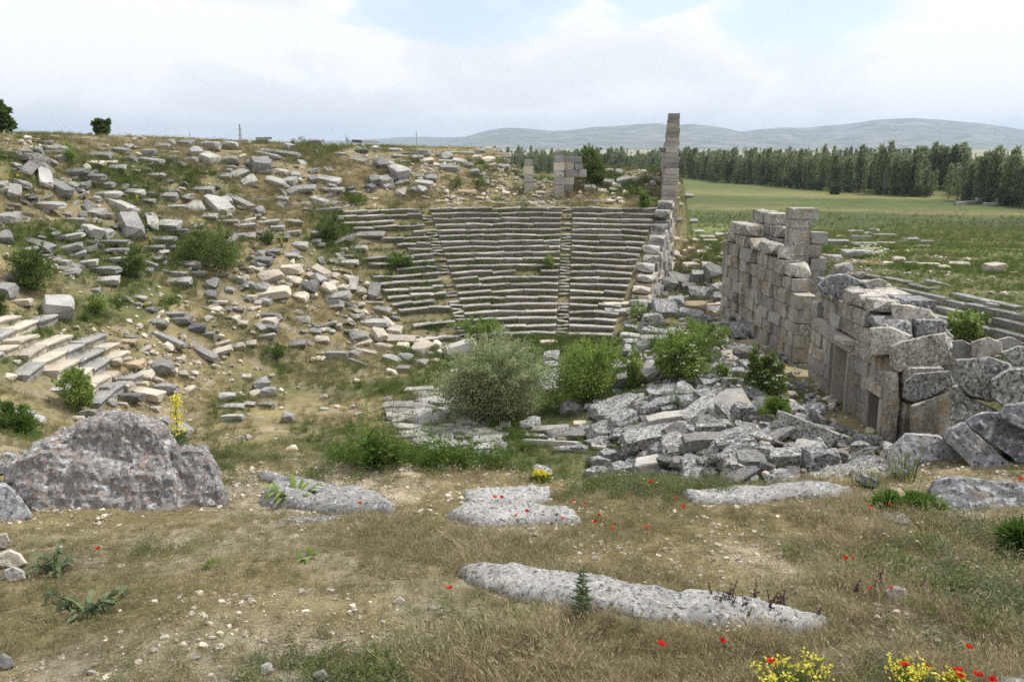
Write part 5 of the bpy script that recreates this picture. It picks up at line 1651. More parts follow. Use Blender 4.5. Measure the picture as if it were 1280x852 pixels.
pr = pr + 0.55 * ((r > 33.2) & (r < 41) & (th > -16) & (th < 4)) + 0.3 * ((r > 34) & (r < 42) & (th > 4) & (th < 18))
pr = pr + 0.6 * np.exp(-((x + 19.5) / 3.0) ** 2 - ((y - 45) / 3.5) ** 2)
pr = pr + 0.55 * np.exp(-((x - 10.5) / 4) ** 2 - ((y - 43) / 14) ** 2) + 0.45 * ((x > 12.5) & (x < 22) & (y > 61) & (y < 78))
pr = pr * (1 - 0.8 * ((x > -14) & (x < 5) & (y > 14) & (y < 47)))
keep = (rs.uniform(size=len(x)) < pr) & (np.abs(x) < 6 + y * 0.62) & ~((th > -28.6) & (th < 17.5) & (r > RO) & (r < RT))
x, y = x[keep], y[keep]
s = 0.06 + 0.12 * rs.uniform(size=len(x)) + 0.30 * rs.uniform(size=len(x)) ** 6
sx = np.stack([s * rs.uniform(0.9, 1.7, len(s)), s, s * 0.7], 1)
scatter('stone_rubble', 'small pale rubble strewn over the slopes', CHIPS, np.stack([x, y, Z(x, y) + s * 0.2], 1), rs.uniform(0, 6.28, len(x)), sx, rs.randint(0, 5, len(x)), rs.uniform(-0.5, 0.5, (len(x), 2)))


# the tangle below the big fallen stones, and half-sunk slabs between the blocks of the hillside
def in_poly(px, py, P):
    c = False
    for i in range(len(P)):
        (x1, y1), (x2, y2) = P[i], P[(i + 1) % len(P)]
        if (y1 > py) != (y2 > py) and px < (x2 - x1) * (py - y1) / (y2 - y1) + x1:
            c = not c
    return c


def heap(name, label, meshes_src, mat, poly, n, smin, smax, flat, seed, lift=0.15, tiltr=0.45):
    rh = np.random.RandomState(seed)
    xs0 = [p_[0] for p_ in poly]; ys0 = [p_[1] for p_ in poly]
    pts, scl = [], []
    while len(pts) < n:
        a, b_ = rh.uniform(min(xs0), max(xs0)), rh.uniform(min(ys0), max(ys0))
        if not in_poly(a, b_, poly): continue
        g = hit(a, b_)
        if g[1] > 110 or g[1] < 22: continue
        s_ = smin + (smax - smin) * rh.uniform() ** 2.2
        pts.append((g[0], g[1], g[2] + s_ * lift * (1 if flat < 0.8 else 1.3)))
        scl.append((s_ * rh.uniform(0.9, 2.3), s_, s_ * flat * rh.uniform(0.7, 1.2)))
    ms = [shape_of(meshes_src, k, mt) for k in range(8) for mt in mat]
    scatter(name, label, ms, pts, rh.uniform(0, 6.28, n), scl, rh.randint(0, len(ms), n), rh.normal(0, tiltr, (n, 2)))


heap('rubble_mass', 'tangled smaller stones filling the heap before the stage wall', CHUNKS, ['pile', 'dark', 'pile'], [(760, 600), (740, 560), (765, 500), (830, 480), (800, 440), (790, 380), (830, 345), (890, 345), (915, 390), (930, 430), (985, 450), (1030, 520), (1110, 560), (1105, 605)], 330, 0.35, 0.95, 0.5, 3, 0.12, 0.4)
heap('rubble_mass', 'half-sunk smaller slabs between the fallen blocks of the left hillside', BLOCKS, ['grey', 'light', 'grey'], [(0, 185), (130, 180), (460, 185), (560, 200), (440, 250), (420, 270), (440, 330), (330, 340), (0, 340)], 260, 0.25, 0.8, 0.4, 4, 0.08, 0.3)
heap('rubble_mass', 'pale broken lumps between the blocks below the seats and on the slope', CHUNKS, ['cream', 'light', 'grey'], [(300, 330), (440, 320), (500, 400), (590, 430), (570, 470), (480, 450), (330, 400), (240, 440), (230, 410)], 150, 0.2, 0.7, 0.5, 5, 0.1, 0.3)
heap('rubble_mass', 'broken pieces among the displaced slabs of the orchestra floor', BLOCKS, ['grey', 'light', 'grey'], [(484, 490), (560, 482), (590, 520), (630, 545), (620, 570), (540, 562), (490, 535)], 70, 0.4, 0.9, 0.28, 6, 0.05, 0.12)

# ------------------------------------------------------------------ bushes
def bush(name, px, pyb, wpx, hpx, mat, label, n=2600, L=0.11, W=0.035, clumps=36, up=0.35, seed=1, cat='bush', y=None, flowers=0, stems=6, shape=1.0, group=None):
    n = int(n * 1.5); W = W * 1.5; L = L * 1.15
    rb = np.random.RandomState(seed)
    base = hit(px, pyb) if y is None else at(px, pyb, y)
    sc = (base[1] * CP - (base[2] - H) * SP) / F
    Wd, Ht = wpx * sc, hpx * sc * 1.02
    root = empty(name, tuple(base))
    tag(root, label, cat, group)
    # clump centres through an uneven dome
    c = rb.normal(size=(clumps, 3)); c /= np.linalg.norm(c, axis=1, keepdims=True)
    rad = (rb.uniform(0.28, 1.0, clumps) * np.where(rb.uniform(size=clumps) < 0.2, 1.12, 0.92))[:, None]
    nl = 5
    lx = rb.uniform(-0.30, 0.30, nl); lx[0] = 0.0
    lh = np.where(np.arange(nl) == 0, 1.0, rb.uniform(0.55, 0.95, nl)); lr = np.where(np.arange(nl) == 0, 0.72, rb.uniform(0.45, 0.68, nl))
    lk = rb.randint(0, nl, clumps)
    c = c * rad * np.array([Wd / 2, Wd / 2 * 0.9, Ht / 2]) * np.stack([lr[lk], lr[lk], lh[lk] * 0.95], 1) + np.stack([lx[lk] * Wd, rb.uniform(-0.2, 0.2, nl)[lk] * Wd, Ht * 0.5 * lh[lk]], 1)
    c[:, 2] = np.maximum(c[:, 2], 0.06 * Ht)
    cr = rb.uniform(0.10, 0.25, clumps) * min(Wd, Ht * 1.4)
    k = rb.randint(0, clumps, n)
    off = rb.normal(size=(n, 3)); off /= np.linalg.norm(off, axis=1, keepdims=True)
    pos = c[k] + off * (cr[k] * rb.uniform(0.25, 1.0, n) ** 0.6)[:, None]
    d = off * 0.8 + rb.normal(0, 0.55, (n, 3)) + np.array([0, 0, up])
    ns = n // 5                                     # leafy shoots that stand out of the outline
    nsh = max(8, clumps // 2)
    sdir = rb.normal(size=(nsh, 3)); sdir[:, 2] = np.abs(sdir[:, 2]) + 0.35; sdir /= np.linalg.norm(sdir, axis=1, keepdims=True)
    sk = rb.randint(0, nsh, ns); st_ = rb.uniform(0.55, 1.0, ns) * rb.uniform(0.75, 1.28, nsh)[sk]
    pos[:ns] = sdir[sk] * st_[:, None] * np.array([Wd / 2, Wd / 2.2, Ht / 2]) + np.array([0, 0, Ht * 0.5]) + rb.normal(0, 0.035 * Wd ** 0.5, (ns, 3))
    d[:ns] = sdir[sk] + rb.normal(0, 0.5, (ns, 3))
    ok = pos[:, 2] > 0.02
    V, Fc = leaves_np(pos[ok], d[ok], L, W, rb, 0.1)
    lf = link('foliage', mesh_np('foliage', V, Fc), mat, root)
    bm = bmesh.new()
    for i in range(stems):
        e = c[rb.randint(0, clumps)]
        p0 = np.array([rb.normal(0, 0.06), rb.normal(0, 0.06), -0.1])
        midp = (p0 + e) / 2 + np.array([0, 0, 0.12 * Ht])
        tube(bm, [p0, midp, e], [0.02 * Ht + 0.006, 0.013 * Ht + 0.004, 0.004], 5)
    link('branches', bm_mesh('branches', bm), 'bark', root)
    if flowers:
        kf = rb.randint(0, clumps, flowers)
        o2 = rb.normal(size=(flowers, 3)); o2[:, 2] = np.abs(o2[:, 2]) + 0.3; o2[:, 1] -= 0.5
        o2 /= np.linalg.norm(o2, axis=1, keepdims=True)
        fc = c[kf] + o2 * (cr[kf] * 1.22 + 0.05)[:, None]
        nn = 9
        cc_ = np.repeat(fc, nn, 0) + rb.normal(0, 0.055, (flowers * nn, 3)) * np.array([1, 1, 0.3])
        dd = rb.normal(0, 1, (flowers * nn, 3)); dd[:, 2] *= 0.25
        V, Fc = leaves_np(cc_, dd, 0.10, 0.085, rb)
        link('flower_heads', mesh_np('flower_heads', V, Fc), 'white', root)['kind'] = 'stuff'
    return root


bush('willow_bush', 621, 527, 130, 104, 'willow', 'large round grey-green willow bush on the orchestra floor', 24000, 0.15, 0.04, 150, 0.6, 1, stems=9)
bush('green_bush', 738, 496, 90, 70, 'bush', 'bright green bush beside the willow bush on the orchestra floor', 7000, 0.13, 0.05, 46, 0.4, 2)
bush('green_bush', 790, 488, 30, 56, 'bush', 'slim green bush between the bright bush and the rubble', 1900, 0.12, 0.05, 20, 0.4, 3)
bush('green_bush', 868, 462, 84, 58, 'bush', 'broad leafy green bush against the far stage wall', 5600, 0.13, 0.05, 44, 0.4, 4)
bush('flowering_elder', 848, 478, 62, 60, 'bush', 'elder bush dotted with white flower heads over the rubble', 5200, 0.13, 0.055, 40, 0.3, 5, flowers=44)
bush('flowering_elder', 950, 496, 46, 58, 'dkbush', 'dark elder with white flowers at the foot of the stage wall', 4200, 0.13, 0.06, 30, 0.3, 6, flowers=30)
bush('small_elder', 900, 478, 20, 22, 'bush', 'small elder sprig among the stones before the dark elder', 900, 0.11, 0.05, 12, 0.3, 7, flowers=6)
bush('fern_clump', 972, 530, 26, 36, 'weed', 'tall fresh green clump below the dark elder near the doorway', 1500, 0.2, 0.04, 14, 0.9, 8)
bush('green_bush', 268, 336, 86, 56, 'dkbush', 'large dark green bush on the upper left slope', 7000, 0.15, 0.04, 44, 0.5, 9)
bush('green_bush', 44, 362, 66, 54, 'dkbush', 'dense green bush near the left edge above the broken tiers', 4800, 0.13, 0.04, 36, 0.5, 10)
bush('green_bush', 2, 392, 22, 26, 'dkbush', 'half-seen green bush cut by the left edge', 1200, 0.12, 0.04, 14, 0.5, 11)
bush('green_bush', 172, 346, 40, 34, 'dkbush', 'small green bush beside the slope seat row', 2200, 0.13, 0.04, 20, 0.5, 12)
bush('green_bush', 412, 300, 34, 34, 'dkbush', 'green bush at the left end of the top seat rows', 1900, 0.14, 0.045, 20, 0.5, 13)
bush('green_bush', 338, 306, 22, 20, 'dkbush', 'little green bush between the large slope bush and the seats', 900, 0.13, 0.04, 12, 0.5, 14)
bush('green_bush', 90, 204, 18, 26, 'bush', 'pale green shrub behind the twin step blocks', 900, 0.14, 0.04, 10, 0.5, 15)
bush('dark_bush', 738, 230, 37, 42, 'dkbush', 'dark dense bush beside the taller doorway pier', 5200, 0.16, 0.06, 44, 0.3, 16)
bush('green_bush', 806, 262, 20, 24, 'bush', 'green bush at the foot of the tall thin wall', 1300, 0.15, 0.05, 14, 0.4, 17)
bush('green_bush', 686, 338, 18, 18, 'bush', 'small round bush growing out of the seat tiers', 800, 0.12, 0.04, 10, 0.4, 18)
bush('green_bush', 499, 334, 40, 18, 'weed', 'low sprawling weeds over the left seat rows', 1500, 0.13, 0.04, 14, 0.4, 19)
bush('green_bush', 596, 418, 76, 20, 'bush', 'low green thicket under the lowest seats', 3000, 0.12, 0.04, 26, 0.4, 20)
bush('green_bush', 1200, 426, 42, 36, 'bush', 'glossy green shrub with pale blooms behind the stage wall', 2600, 0.13, 0.06, 24, 0.3, 21, flowers=8)
bush('green_bush', 798, 400, 22, 22, 'bush', 'green shrub by the foot of the end wall', 900, 0.12, 0.04, 12, 0.4, 22)
bush('flowering_plant', 98, 512, 46, 56, 'bush', 'leafy green plant with a white-flowered sprig before the broken tiers', 3600, 0.10, 0.045, 26, 0.5, 23)
bush('green_bush', 22, 545, 40, 40, 'weed', 'long-bladed green clump at the left edge behind the boulder', 2000, 0.22, 0.022, 18, 0.9, 24)
bush('green_bush', 122, 392, 30, 26, 'bush', 'green weeds over the top of the broken tiers', 1100, 0.11, 0.04, 12, 0.5, 25)
bush('yellow_weed', 344, 446, 30, 18, 'weed', 'low yellow-green clump on the dry slope', 800, 0.10, 0.03, 10, 0.5, 26)
bush('grass_clump', 440, 258, 40, 18, 'green', 'grassy green tuft above the top seat row', 1200, 0.18, 0.02, 12, 0.8, 27)
bush('grass_clump', 372, 184, 26, 10, 'green', 'grassy clump on the hill crest', 600, 0.18, 0.02, 8, 0.8, 28)
bush('grass_clump', 570, 235, 18, 14, 'green', 'grass tuft nearer the seats left of the squat pier', 600, 0.18, 0.02, 8, 0.8, 29)
bush('grass_clump', 600, 236, 16, 14, 'green', 'grass tuft below the white rubble left of the squat pier', 600, 0.18, 0.02, 8, 0.8, 30)
bush('grass_clump', 1108, 640, 36, 15, 'weed', 'green leafy clump with two poppies in the right turf', 1100, 0.09, 0.014, 12, 0.9, 31)
bush('grass_clump', 1150, 640, 38, 16, 'weed', 'spreading green clump against the great slab', 1500, 0.10, 0.012, 14, 0.9, 32)
bush('grass_clump', 1278, 690, 30, 26, 'weed', 'green spiky clump at the right edge below the great slab', 900, 0.14, 0.012, 10, 0.9, 33)
bush('field_bush', 1049, 243, 18, 17, 'farbush', 'round grey bush alone at the edge of the poplar wood', 900, 0.5, 0.25, 18, 0.3, 34)
bush('skyline_tree', 128, 167, 19, 16, 'dkbush', 'lone round tree on the left skyline', 1600, 0.3, 0.18, 22, 0.3, 35, cat='tree', stems=4)
bush('skyline_tree', -2, 163, 30, 31, 'dkbush', 'tree cut by the left edge on the skyline', 2400, 0.3, 0.18, 30, 0.3, 36, cat='tree', stems=4)
bush('field_shrub', 937, 238 + 24, 8, 8, 'farbush', 'small shrub by the pale canal wall in the field', 300, 0.4, 0.2, 8, 0.3, 37, y=None) if False else None

# ------------------------------------------------------------------ flowers and single plants of the foreground
def ground_for(px, py, h):
    """the spot whose stem of height h carries its head to this place"""
    return hit(px, py, h)


pop_px = [(123, 684), (562, 734), (812, 601), (789, 619), (716, 626), (730, 629), (659, 638), (645, 643), (748, 642), (743, 651), (770, 654), (766, 660), (807, 659), (702, 647), (845, 623), (854, 633), (449, 628), (619, 621), (628, 621), (1086, 634), (1113, 629),
          (1277, 598), (1066, 695), (1056, 697), (1115, 734), (1090, 734), (1212, 807), (1195, 837), (1201, 843), (1223, 841), (1240, 847), (1130, 831), (1160, 833), (962, 825), (904, 799), (825, 804)]
pop_lm = [('the pale pebble patch at left', 110, 690), ('the longest slab', 800, 740), ('the rounded speckled slab', 640, 640), ('the broad speckled slab', 420, 620), ('the short flat slab', 625, 616), ('the rubble heap edge', 820, 602), ('the flat worn slab', 930, 620),
          ('the leafy right clump', 1108, 630), ('the lone pale stone', 1118, 738), ('the yellow flower clump', 1140, 840), ('the lower right corner', 1260, 846), ('the leaning slabs', 1230, 575), ('the open turf', 760, 655)]


def petal_mesh(q, s):
    bm = bmesh.new()
    for k in range(4):
        a = k * math.pi / 2 + q.uniform(-0.2, 0.2)
        w_ = s * q.uniform(0.42, 0.55); Lp = s * q.uniform(0.50, 0.62); opn = q.uniform(0.5, 1.0)
        d = Vector((math.cos(a), math.sin(a), 0)); t = Vector((-d.y, d.x, 0))
        p0 = Vector((0, 0, 0))
        m1 = d * Lp * 0.55 * opn + UP * Lp * 0.35; m2 = d * Lp * opn + UP * Lp * 0.75
        vs = [bm.verts.new(p0), bm.verts.new(m1 - t * w_), bm.verts.new(m2 - t * w_ * 0.6), bm.verts.new(m2 + d * s * 0.03 + UP * s * 0.06), bm.verts.new(m2 + t * w_ * 0.6), bm.verts.new(m1 + t * w_)]
        bm.faces.new((vs[0], vs[1], vs[5])); bm.faces.new((vs[1], vs[2], vs[3], vs[4], vs[5]))
    return bm_mesh('petals', bm)


q = random.Random(41)
POP = []
for v in range(4):
    bm = bmesh.new(); bmesh.ops.create_icosphere(bm, subdivisions=1, radius=0.008)
    for w_ in bm.verts: w_.co.z += 0.012
    POP.append((petal_mesh(q, 0.056), bm_mesh('flower_centre', bm)))
blk = flat_mat('dark_poppy_centre', (0.02, 0.018, 0.02)); M['blk'] = blk
for pm, cm in POP:
    pm.materials.append(M['red']); cm.materials.append(blk)
pops = []
for i, (px, py) in enumerate(pop_px):
    h_ = q.uniform(0.10, 0.22)
    g = ground_for(px, py, h_)
    e = empty('poppy', (float(g[0]), float(g[1]), gz(g[0], g[1])))
    tag(e, None, 'poppy', 'red poppies in the foreground turf')
    bm = bmesh.new()
    hd = Vector((q.uniform(-0.01, 0.01), q.uniform(-0.01, 0.01), h_ - 0.01))
    tube(bm, [(0.02, 0.01, -0.02), (0.012, 0.0, h_ * 0.5), hd], [0.0022, 0.002, 0.0016], 4)
    link('stem', bm_mesh('stem', bm), 'stem', e)
    sc = q.uniform(0.42, 0.72) if py < 800 else q.uniform(0.7, 0.95)
    for nm, me in zip(('petals', 'flower_centre'), POP[i % 4]):
        c = link(nm, me, None, e)
        c.location = hd; c.scale = (sc, sc, sc); c.rotation_euler = (q.uniform(-0.5, 0.5), q.uniform(-0.5, 0.5), q.uniform(0, 6))
    d = min(((px - a) ** 2 + (py - b) ** 2, n, a, b) for n, a, b in pop_lm)
    dx, dy = px - d[2], py - d[3]
    rel = ('right of' if dx > 0 else 'left of') if abs(dx) > abs(dy) else ('below' if dy > 0 else 'above')
    pops.append(dict(o=e, px=px, py=py, w='red poppy', tilt='', rel=rel, lm=d[1]))
finish_labels(pops)


def spike_plant(name, px, pyb, hpx, label, cat, leafm, L, W, flower=None, lean=0.0, n=90, fl_from=0.3, seed=1, fsize=0.025, fn=260, fw=0.045, y=None):
    """an upright stalk with leaves round it and, for a mullein, flowers up the stalk"""
    rb = np.random.RandomState(seed)
    base = hit(px, pyb)
    sc = (base[1] * CP - (base[2] - H) * SP) / F
    h_ = hpx * sc
    if y is not None:
        top_ = at(px, pyb - hpx, y)
        base = np.array((top_[0], y, gz(top_[0], y))); h_ = float(top_[2] - base[2])
    e = empty(name, tuple(base)); tag(e, label, cat)
    bm = bmesh.new()
    tube(bm, [(0, 0, -0.03), (lean * h_ * 0.4, 0, h_ * 0.5), (lean * h_, 0, h_)], [0.012 * h_ + 0.003, 0.009 * h_ + 0.002, 0.003], 6)
    link('stalk', bm_mesh('stalk', bm), 'stem', e)
    t = rb.uniform(0.02, 0.95 if flower is None else 0.45, n)
    a = np.arange(n) * 2.4
    pos = np.stack([lean * h_ * t, 0 * t, h_ * t], 1)
    d = np.stack([np.cos(a), np.sin(a), 0.45 + rb.normal(0, 0.2, n)], 1)
    V, Fc = leaves_np(pos, d, L * (1.15 - 0.8 * t), W * (1.15 - 0.7 * t), rb, 0.15)
    link('leaves', mesh_np('leaves', V, Fc), leafm, e)
    if flower:
        t = rb.uniform(fl_from, 1.0, fn)
        a = rb.uniform(0, 6.28, fn)
        rr = fw * (1.15 - 0.7 * t) * rb.uniform(0.3, 1.2, fn)
        pos = np.stack([lean * h_ * t + rr * np.cos(a), rr * np.sin(a), h_ * t], 1)
        V, Fc = leaves_np(pos, rb.normal(0, 1, (fn, 3)), fsize, fsize * 0.9, rb)
        link('flowers', mesh_np('flowers', V, Fc), flower, e)['kind'] = 'stuff'
    return e


spike_plant('mullein', 217, 556, 62, 'yellow flowering mullein standing behind the orange-lichened boulder', 'mullein', 'thistle', 0.16, 0.05, 'yellow', 0.02, 60, 0.42, 2, 0.030, 300, 0.10, y=yb + 1.9)
for i, (px, pyb, hpx, lab) in enumerate(((9, 232, 15, 'small yellow mullein at the left edge of the upper slope'), (172, 256, 12, 'yellow mullein among the mid slope blocks left of the large bush'), (188, 306, 12, 'yellow mullein by the slope seat row'), (352, 310, 14, 'yellow mullein left of the seat rows'),
                                         (28, 358, 8, 'yellow bloom low beside the left-edge bush'), (181, 385, 7, 'yellow bloom in grass below the small slope bush'), (676, 602, 14, 'yellow flowered sprig on the orchestra lawn by the willow'), (22, 225, 8, 'tiny yellow mullein next to the left-edge mullein'))):
    spike_plant('mullein', px, pyb, hpx, lab, 'mullein', 'green', 0.14, 0.05, 'yellow', 0.03, 40, 0.45, 60 + i, 0.05, 90, 0.10)
spike_plant('tall_thistle', 727, 772, 72, 'tall grey-green thistle standing before the longest slab', 'thistle', 'thistle', 0.10, 0.02, None, 0.02, 170, seed=9)


def rosette(name, px, pyb, wpx, label, mat, n, L, W, up, seed, stems=0, cat='plant'):
    rb = np.random.RandomState(seed)
    base = hit(px, pyb)
    sc = (base[1] * CP - (base[2] - H) * SP) / F
    e = empty(name, tuple(base)); tag(e, label, cat)
    r_ = wpx * sc * 0.5
    a = rb.uniform(0, 6.28, n)
    Vs, Fs = [], []
    b = 0
    for k in range(n):                       # each leaf an arched strip
        d = np.array([math.cos(a[k]), math.sin(a[k]), 0]); s = np.array([-d[1], d[0], 0])
        Lk = L * rb.uniform(0.6, 1.2); hk = up * rb.uniform(0.5, 1.3)
        st = d * r_ * rb.uniform(0, 0.35)
        pts = [(0, 0.0, 0.15), (0.3, 0.6, 0.8), (0.65, 1.0, 1.0), (1.0, 0.75, 0.1)]
        for (u_, z_, w_) in pts:
            c = st + d * Lk * u_ + np.array([0, 0, hk * z_])
            Vs += [c - s * W * w_ * 0.5, c + s * W * w_ * 0.5]
        for j in range(3):
            Fs.append((b + 2 * j, b + 2 * j + 1, b + 2 * j + 3, b + 2 * j + 2))
        b += 8
    link('leaves', mesh_np('leaves', np.array(Vs), np.array(Fs)), mat, e)
    if stems:
        bm = bmesh.new(); tips = []
        for k in range(stems):
            an = rb.uniform(0, 6.28); tip = np.array([math.cos(an) * r_ * 0.9, math.sin(an) * r_ * 0.5, up * rb.uniform(1.5, 2.6)])
            tube(bm, [(0, 0, 0), tuple(tip * [0.4, 0.4, 0.6]), tuple(tip)], [0.008, 0.007, 0.004], 5)
            for t in (0.45, 0.7, 1.0):
                for j in range(3): tips.append(tip * [t, t, 0.25 + 0.75 * t])
        link('stems', bm_mesh('stems', bm), 'stem', e)
        tips = np.array(tips)
        V, Fc = leaves_np(tips, rb.normal(0, 1, (len(tips), 3)) * [1, 1, 0.5], L * 0.42, W * 1.5, rb, 0.2)
        link('upper_leaves', mesh_np('upper_leaves', V, Fc), mat, e)
    return e


rosette('broadleaf_plant', 112, 770, 100, 'sprawling grey-green plant with broad leaves and bare stalks low at left', 'thistle', 30, 0.15, 0.032, 0.08, 1, 8)
rosette('broadleaf_plant', 70, 716, 46, 'grey-green leafy plant beside the cream stones', 'thistle', 26, 0.15, 0.035, 0.09, 2, 3)
rosette('fern', 366, 626, 54, 'fern-like green plant growing against the broad speckled slab', 'weed', 22, 0.30, 0.045, 0.16, 3)
rosette('broadleaf_plant', 384, 698, 30, 'small pale green rosette on bare earth below the broad slab', 'weed', 12, 0.12, 0.028, 0.05, 4)
rosette('broadleaf_plant', 1266, 690, 40, 'bluish leafy plant under the spiky clump at the right edge', 'thistle', 18, 0.16, 0.04, 0.08, 5)
rosette('broadleaf_plant', 268, 708, 26, 'little green plant in the stony patch left of centre', 'green', 14, 0.08, 0.025, 0.03, 6)
rosette('broadleaf_plant', 1120, 680, 30, 'low dark green plant in the pebbly patch at right', 'green', 14, 0.10, 0.025, 0.04, 7)


def flower_clump(px, pyb, wpx, hpx, label, seed):
    rb = np.random.RandomState(seed)
    base = hit(px, pyb)
    sc = (base[1] * CP - (base[2] - H) * SP) / F
    e = empty('yellow_flower_clump', tuple(base)); tag(e, label, 'flowers', 'yellow flower clumps at the lower edge')
    w_, h_ = wpx * sc, hpx * sc
    n = 46
    tips = np.stack([rb.uniform(-0.5, 0.5, n) * w_, rb.uniform(-0.35, 0.35, n) * w_, h_ * rb.uniform(0.55, 1.05, n)], 1)
    bm = bmesh.new()
    for t in tips:
        tube(bm, [(t[0] * 0.5, t[1] * 0.5, -0.02), (t[0] * 0.8, t[1] * 0.8, t[2] * 0.6), tuple(t)], [0.0025, 0.002, 0.0015], 4)
    link('stems', bm_mesh('stems', bm), 'stem', e)
    k = rb.randint(0, n, 420); f_ = rb.uniform(0.2, 1, 420)[:, None]
    V, Fc = leaves_np(tips[k] * f_ + rb.normal(0, 0.008, (420, 3)), rb.normal(0, 1, (420, 3)) + [0, 0, 0.6], 0.035, 0.010, rb)
    link('leaves', mesh_np('leaves', V, Fc), 'weed', e)
    k = rb.randint(0, n, 330)
    V, Fc = leaves_np(tips[k] + rb.normal(0, 0.016, (330, 3)), rb.normal(0, 1, (330, 3)), 0.022, 0.018, rb)
    link('flowers', mesh_np('flowers', V, Fc), 'yellow', e)['kind'] = 'stuff'


flower_clump(990, 866, 90, 40, 'wider yellow flower clump at the lower edge left of the poppies', 1)
flower_clump(1140, 866, 62, 40, 'bright yellow flower clump with two poppies at the lower edge', 2)
flower_clump(1190, 868, 22, 26, 'smallest yellow flower clump beside the four corner poppies', 3)
# purple-bracted herbs and a few daisies
xs_, names = [], []
for (px, py, n, sp) in ((925, 765, 14, 50), (1100, 745, 5, 30), (960, 772, 7, 30)):
    for _ in range(n):
        g = hit(px + rs.normal(0, sp), py + rs.normal(0, 6))
        xs_.append(g)
xs_ = np.array(xs_)
T_PUR = [stalk_weed('purple_herb', 2, 0.20, 0.03, 0.035, 0.02, rs, 'purple')]
scatter('purple_herbs', 'thin dark purple herbs along the longest slab and the lone stone', T_PUR, xs_, rs.uniform(0, 6.28, len(xs_)), rs.uniform(0.6, 1.1, len(xs_)), np.zeros(len(xs_), int))
dz = []
for (px, py, n, sp) in ((750, 655, 14, 14), (690, 655, 10, 30), (170, 830, 4, 40), (1090, 690, 10, 50), (590, 600, 10, 30), (50, 655, 4, 6), (905, 805, 8, 12), (640, 670, 12, 60), (800, 605, 10, 30)):
    for _ in range(n):
        dz.append(hit(px + rs.normal(0, sp), py + rs.normal(0, sp * 0.3)))
dz = np.array(dz)
V, Fc = leaves_np(np.tile([[0, 0, 0.13]], (6, 1)), np.array([[math.cos(a), math.sin(a), 0.2] for a in np.arange(6) * 1.047]), 0.014, 0.010, rs)
T_DAI = [_src('daisy', V, Fc, 'white')]
scatter('daisies', 'tiny white daisies dotted in the turf', T_DAI, dz, rs.uniform(0, 6.28, len(dz)), rs.uniform(0.7, 1.3, len(dz)), np.zeros(len(dz), int))
# white bloom patch in the far bank
dz = np.array([hit(1088 + rs.normal(0, 9), 334 + rs.normal(0, 3)) for _ in range(60)])
scatter('white_blossom', 'patch of small white flowers behind the stage wall', T_DAI, dz + [0, 0, 0.1], rs.uniform(0, 6.28, 60), rs.uniform(6, 11, 60), np.zeros(60, int))


# ------------------------------------------------------------------ the poplar wood on the plain
def poplar_mesh(seed, h=13.0, w=2.3, n=420):
    rb = np.random.RandomState(seed)
    t = rb.uniform(0, 1, n) ** 0.85
    prof = np.interp(t, [0, 0.05, 0.15, 0.7, 0.9, 1.0], [0.5, 0.85, 1.0, 0.95, 0.62, 0.15])
    a = rb.uniform(0, 6.28, n); rr = w / 2 * prof * rb.uniform(0.35, 1.05, n)
    wob = np.sin(t * 9 + rb.uniform(0, 6)) * 0.18
    pos = np.stack([rr * np.cos(a) + wob, rr * np.sin(a), 1.2 + t * (h - 1.6)], 1)
    d = np.stack([np.cos(a) * 0.5, np.sin(a) * 0.5, np.full(n, 1.0)], 1) + rb.normal(0, 0.35, (n, 3))
    V, Fc = leaves_np(pos, d, 1.3, 0.42, rb)
    return mesh_np('crown', V, Fc)


def round_crown(seed, h=9.0, w=8.0, n=520):
    rb = np.random.RandomState(seed)
    k = 16
    c = rb.normal(size=(k, 3)); c /= np.linalg.norm(c, axis=1, keepdims=True)
    c = c * rb.uniform(0.4, 0.9, (k, 1)) * [w / 2, w / 2, h / 2] + [0, 0, h * 0.5]
    kk = rb.randint(0, k, n)
    off = rb.normal(size=(n, 3)); off /= np.linalg.norm(off, axis=1, keepdims=True)
    pos = c[kk] + off * 1.5 * rb.uniform(0.4, 1, (n, 1))
    pos[:, 2] = np.maximum(pos[:, 2], 0.1)
    V, Fc = leaves_np(pos, off + rb.normal(0, 0.6, (n, 3)), 1.1, 0.6, rb)
    return mesh_np('crown', V, Fc)


POPL = [poplar_mesh(k, h=[13, 12, 14, 12.5, 13.5, 11.5][k], w=[1.7, 2.0, 1.5, 2.3, 1.8, 2.6][k], n=330) for k in range(6)]
for me in POPL: me.materials.append(M['poplar'])
ROUND = [round_crown(k) for k in range(3)]
for me in ROUND: me.materials.append(M['farbush'])
bm = bmesh.new(); tube(bm, [(0, 0, -0.3), (0.05, 0, 5), (0, 0, 11)], [0.22, 0.14, 0.04], 5)
TRUNK = bm_mesh('trunk', bm); TRUNK.materials.append(M['bark'])


def tree(name, mesh, x, y, s, label, group, cat='tree'):
    e = empty(name, (x, y, gz(x, y)), rnd.uniform(0, 6.28))
    e.scale = (s[0], s[0], s[1])
    tag(e, label, cat, group)
    c = bpy.data.objects.new('crown', mesh); COL.objects.link(c); c.parent = e
    t = bpy.data.objects.new('trunk', TRUNK); COL.objects.link(t); t.parent = e
    return e


def plain_hit(px, py):
    d = ray(px, py)
    t = (-1.2 - H) / d[2]
    return t * d[0], t * d[1]


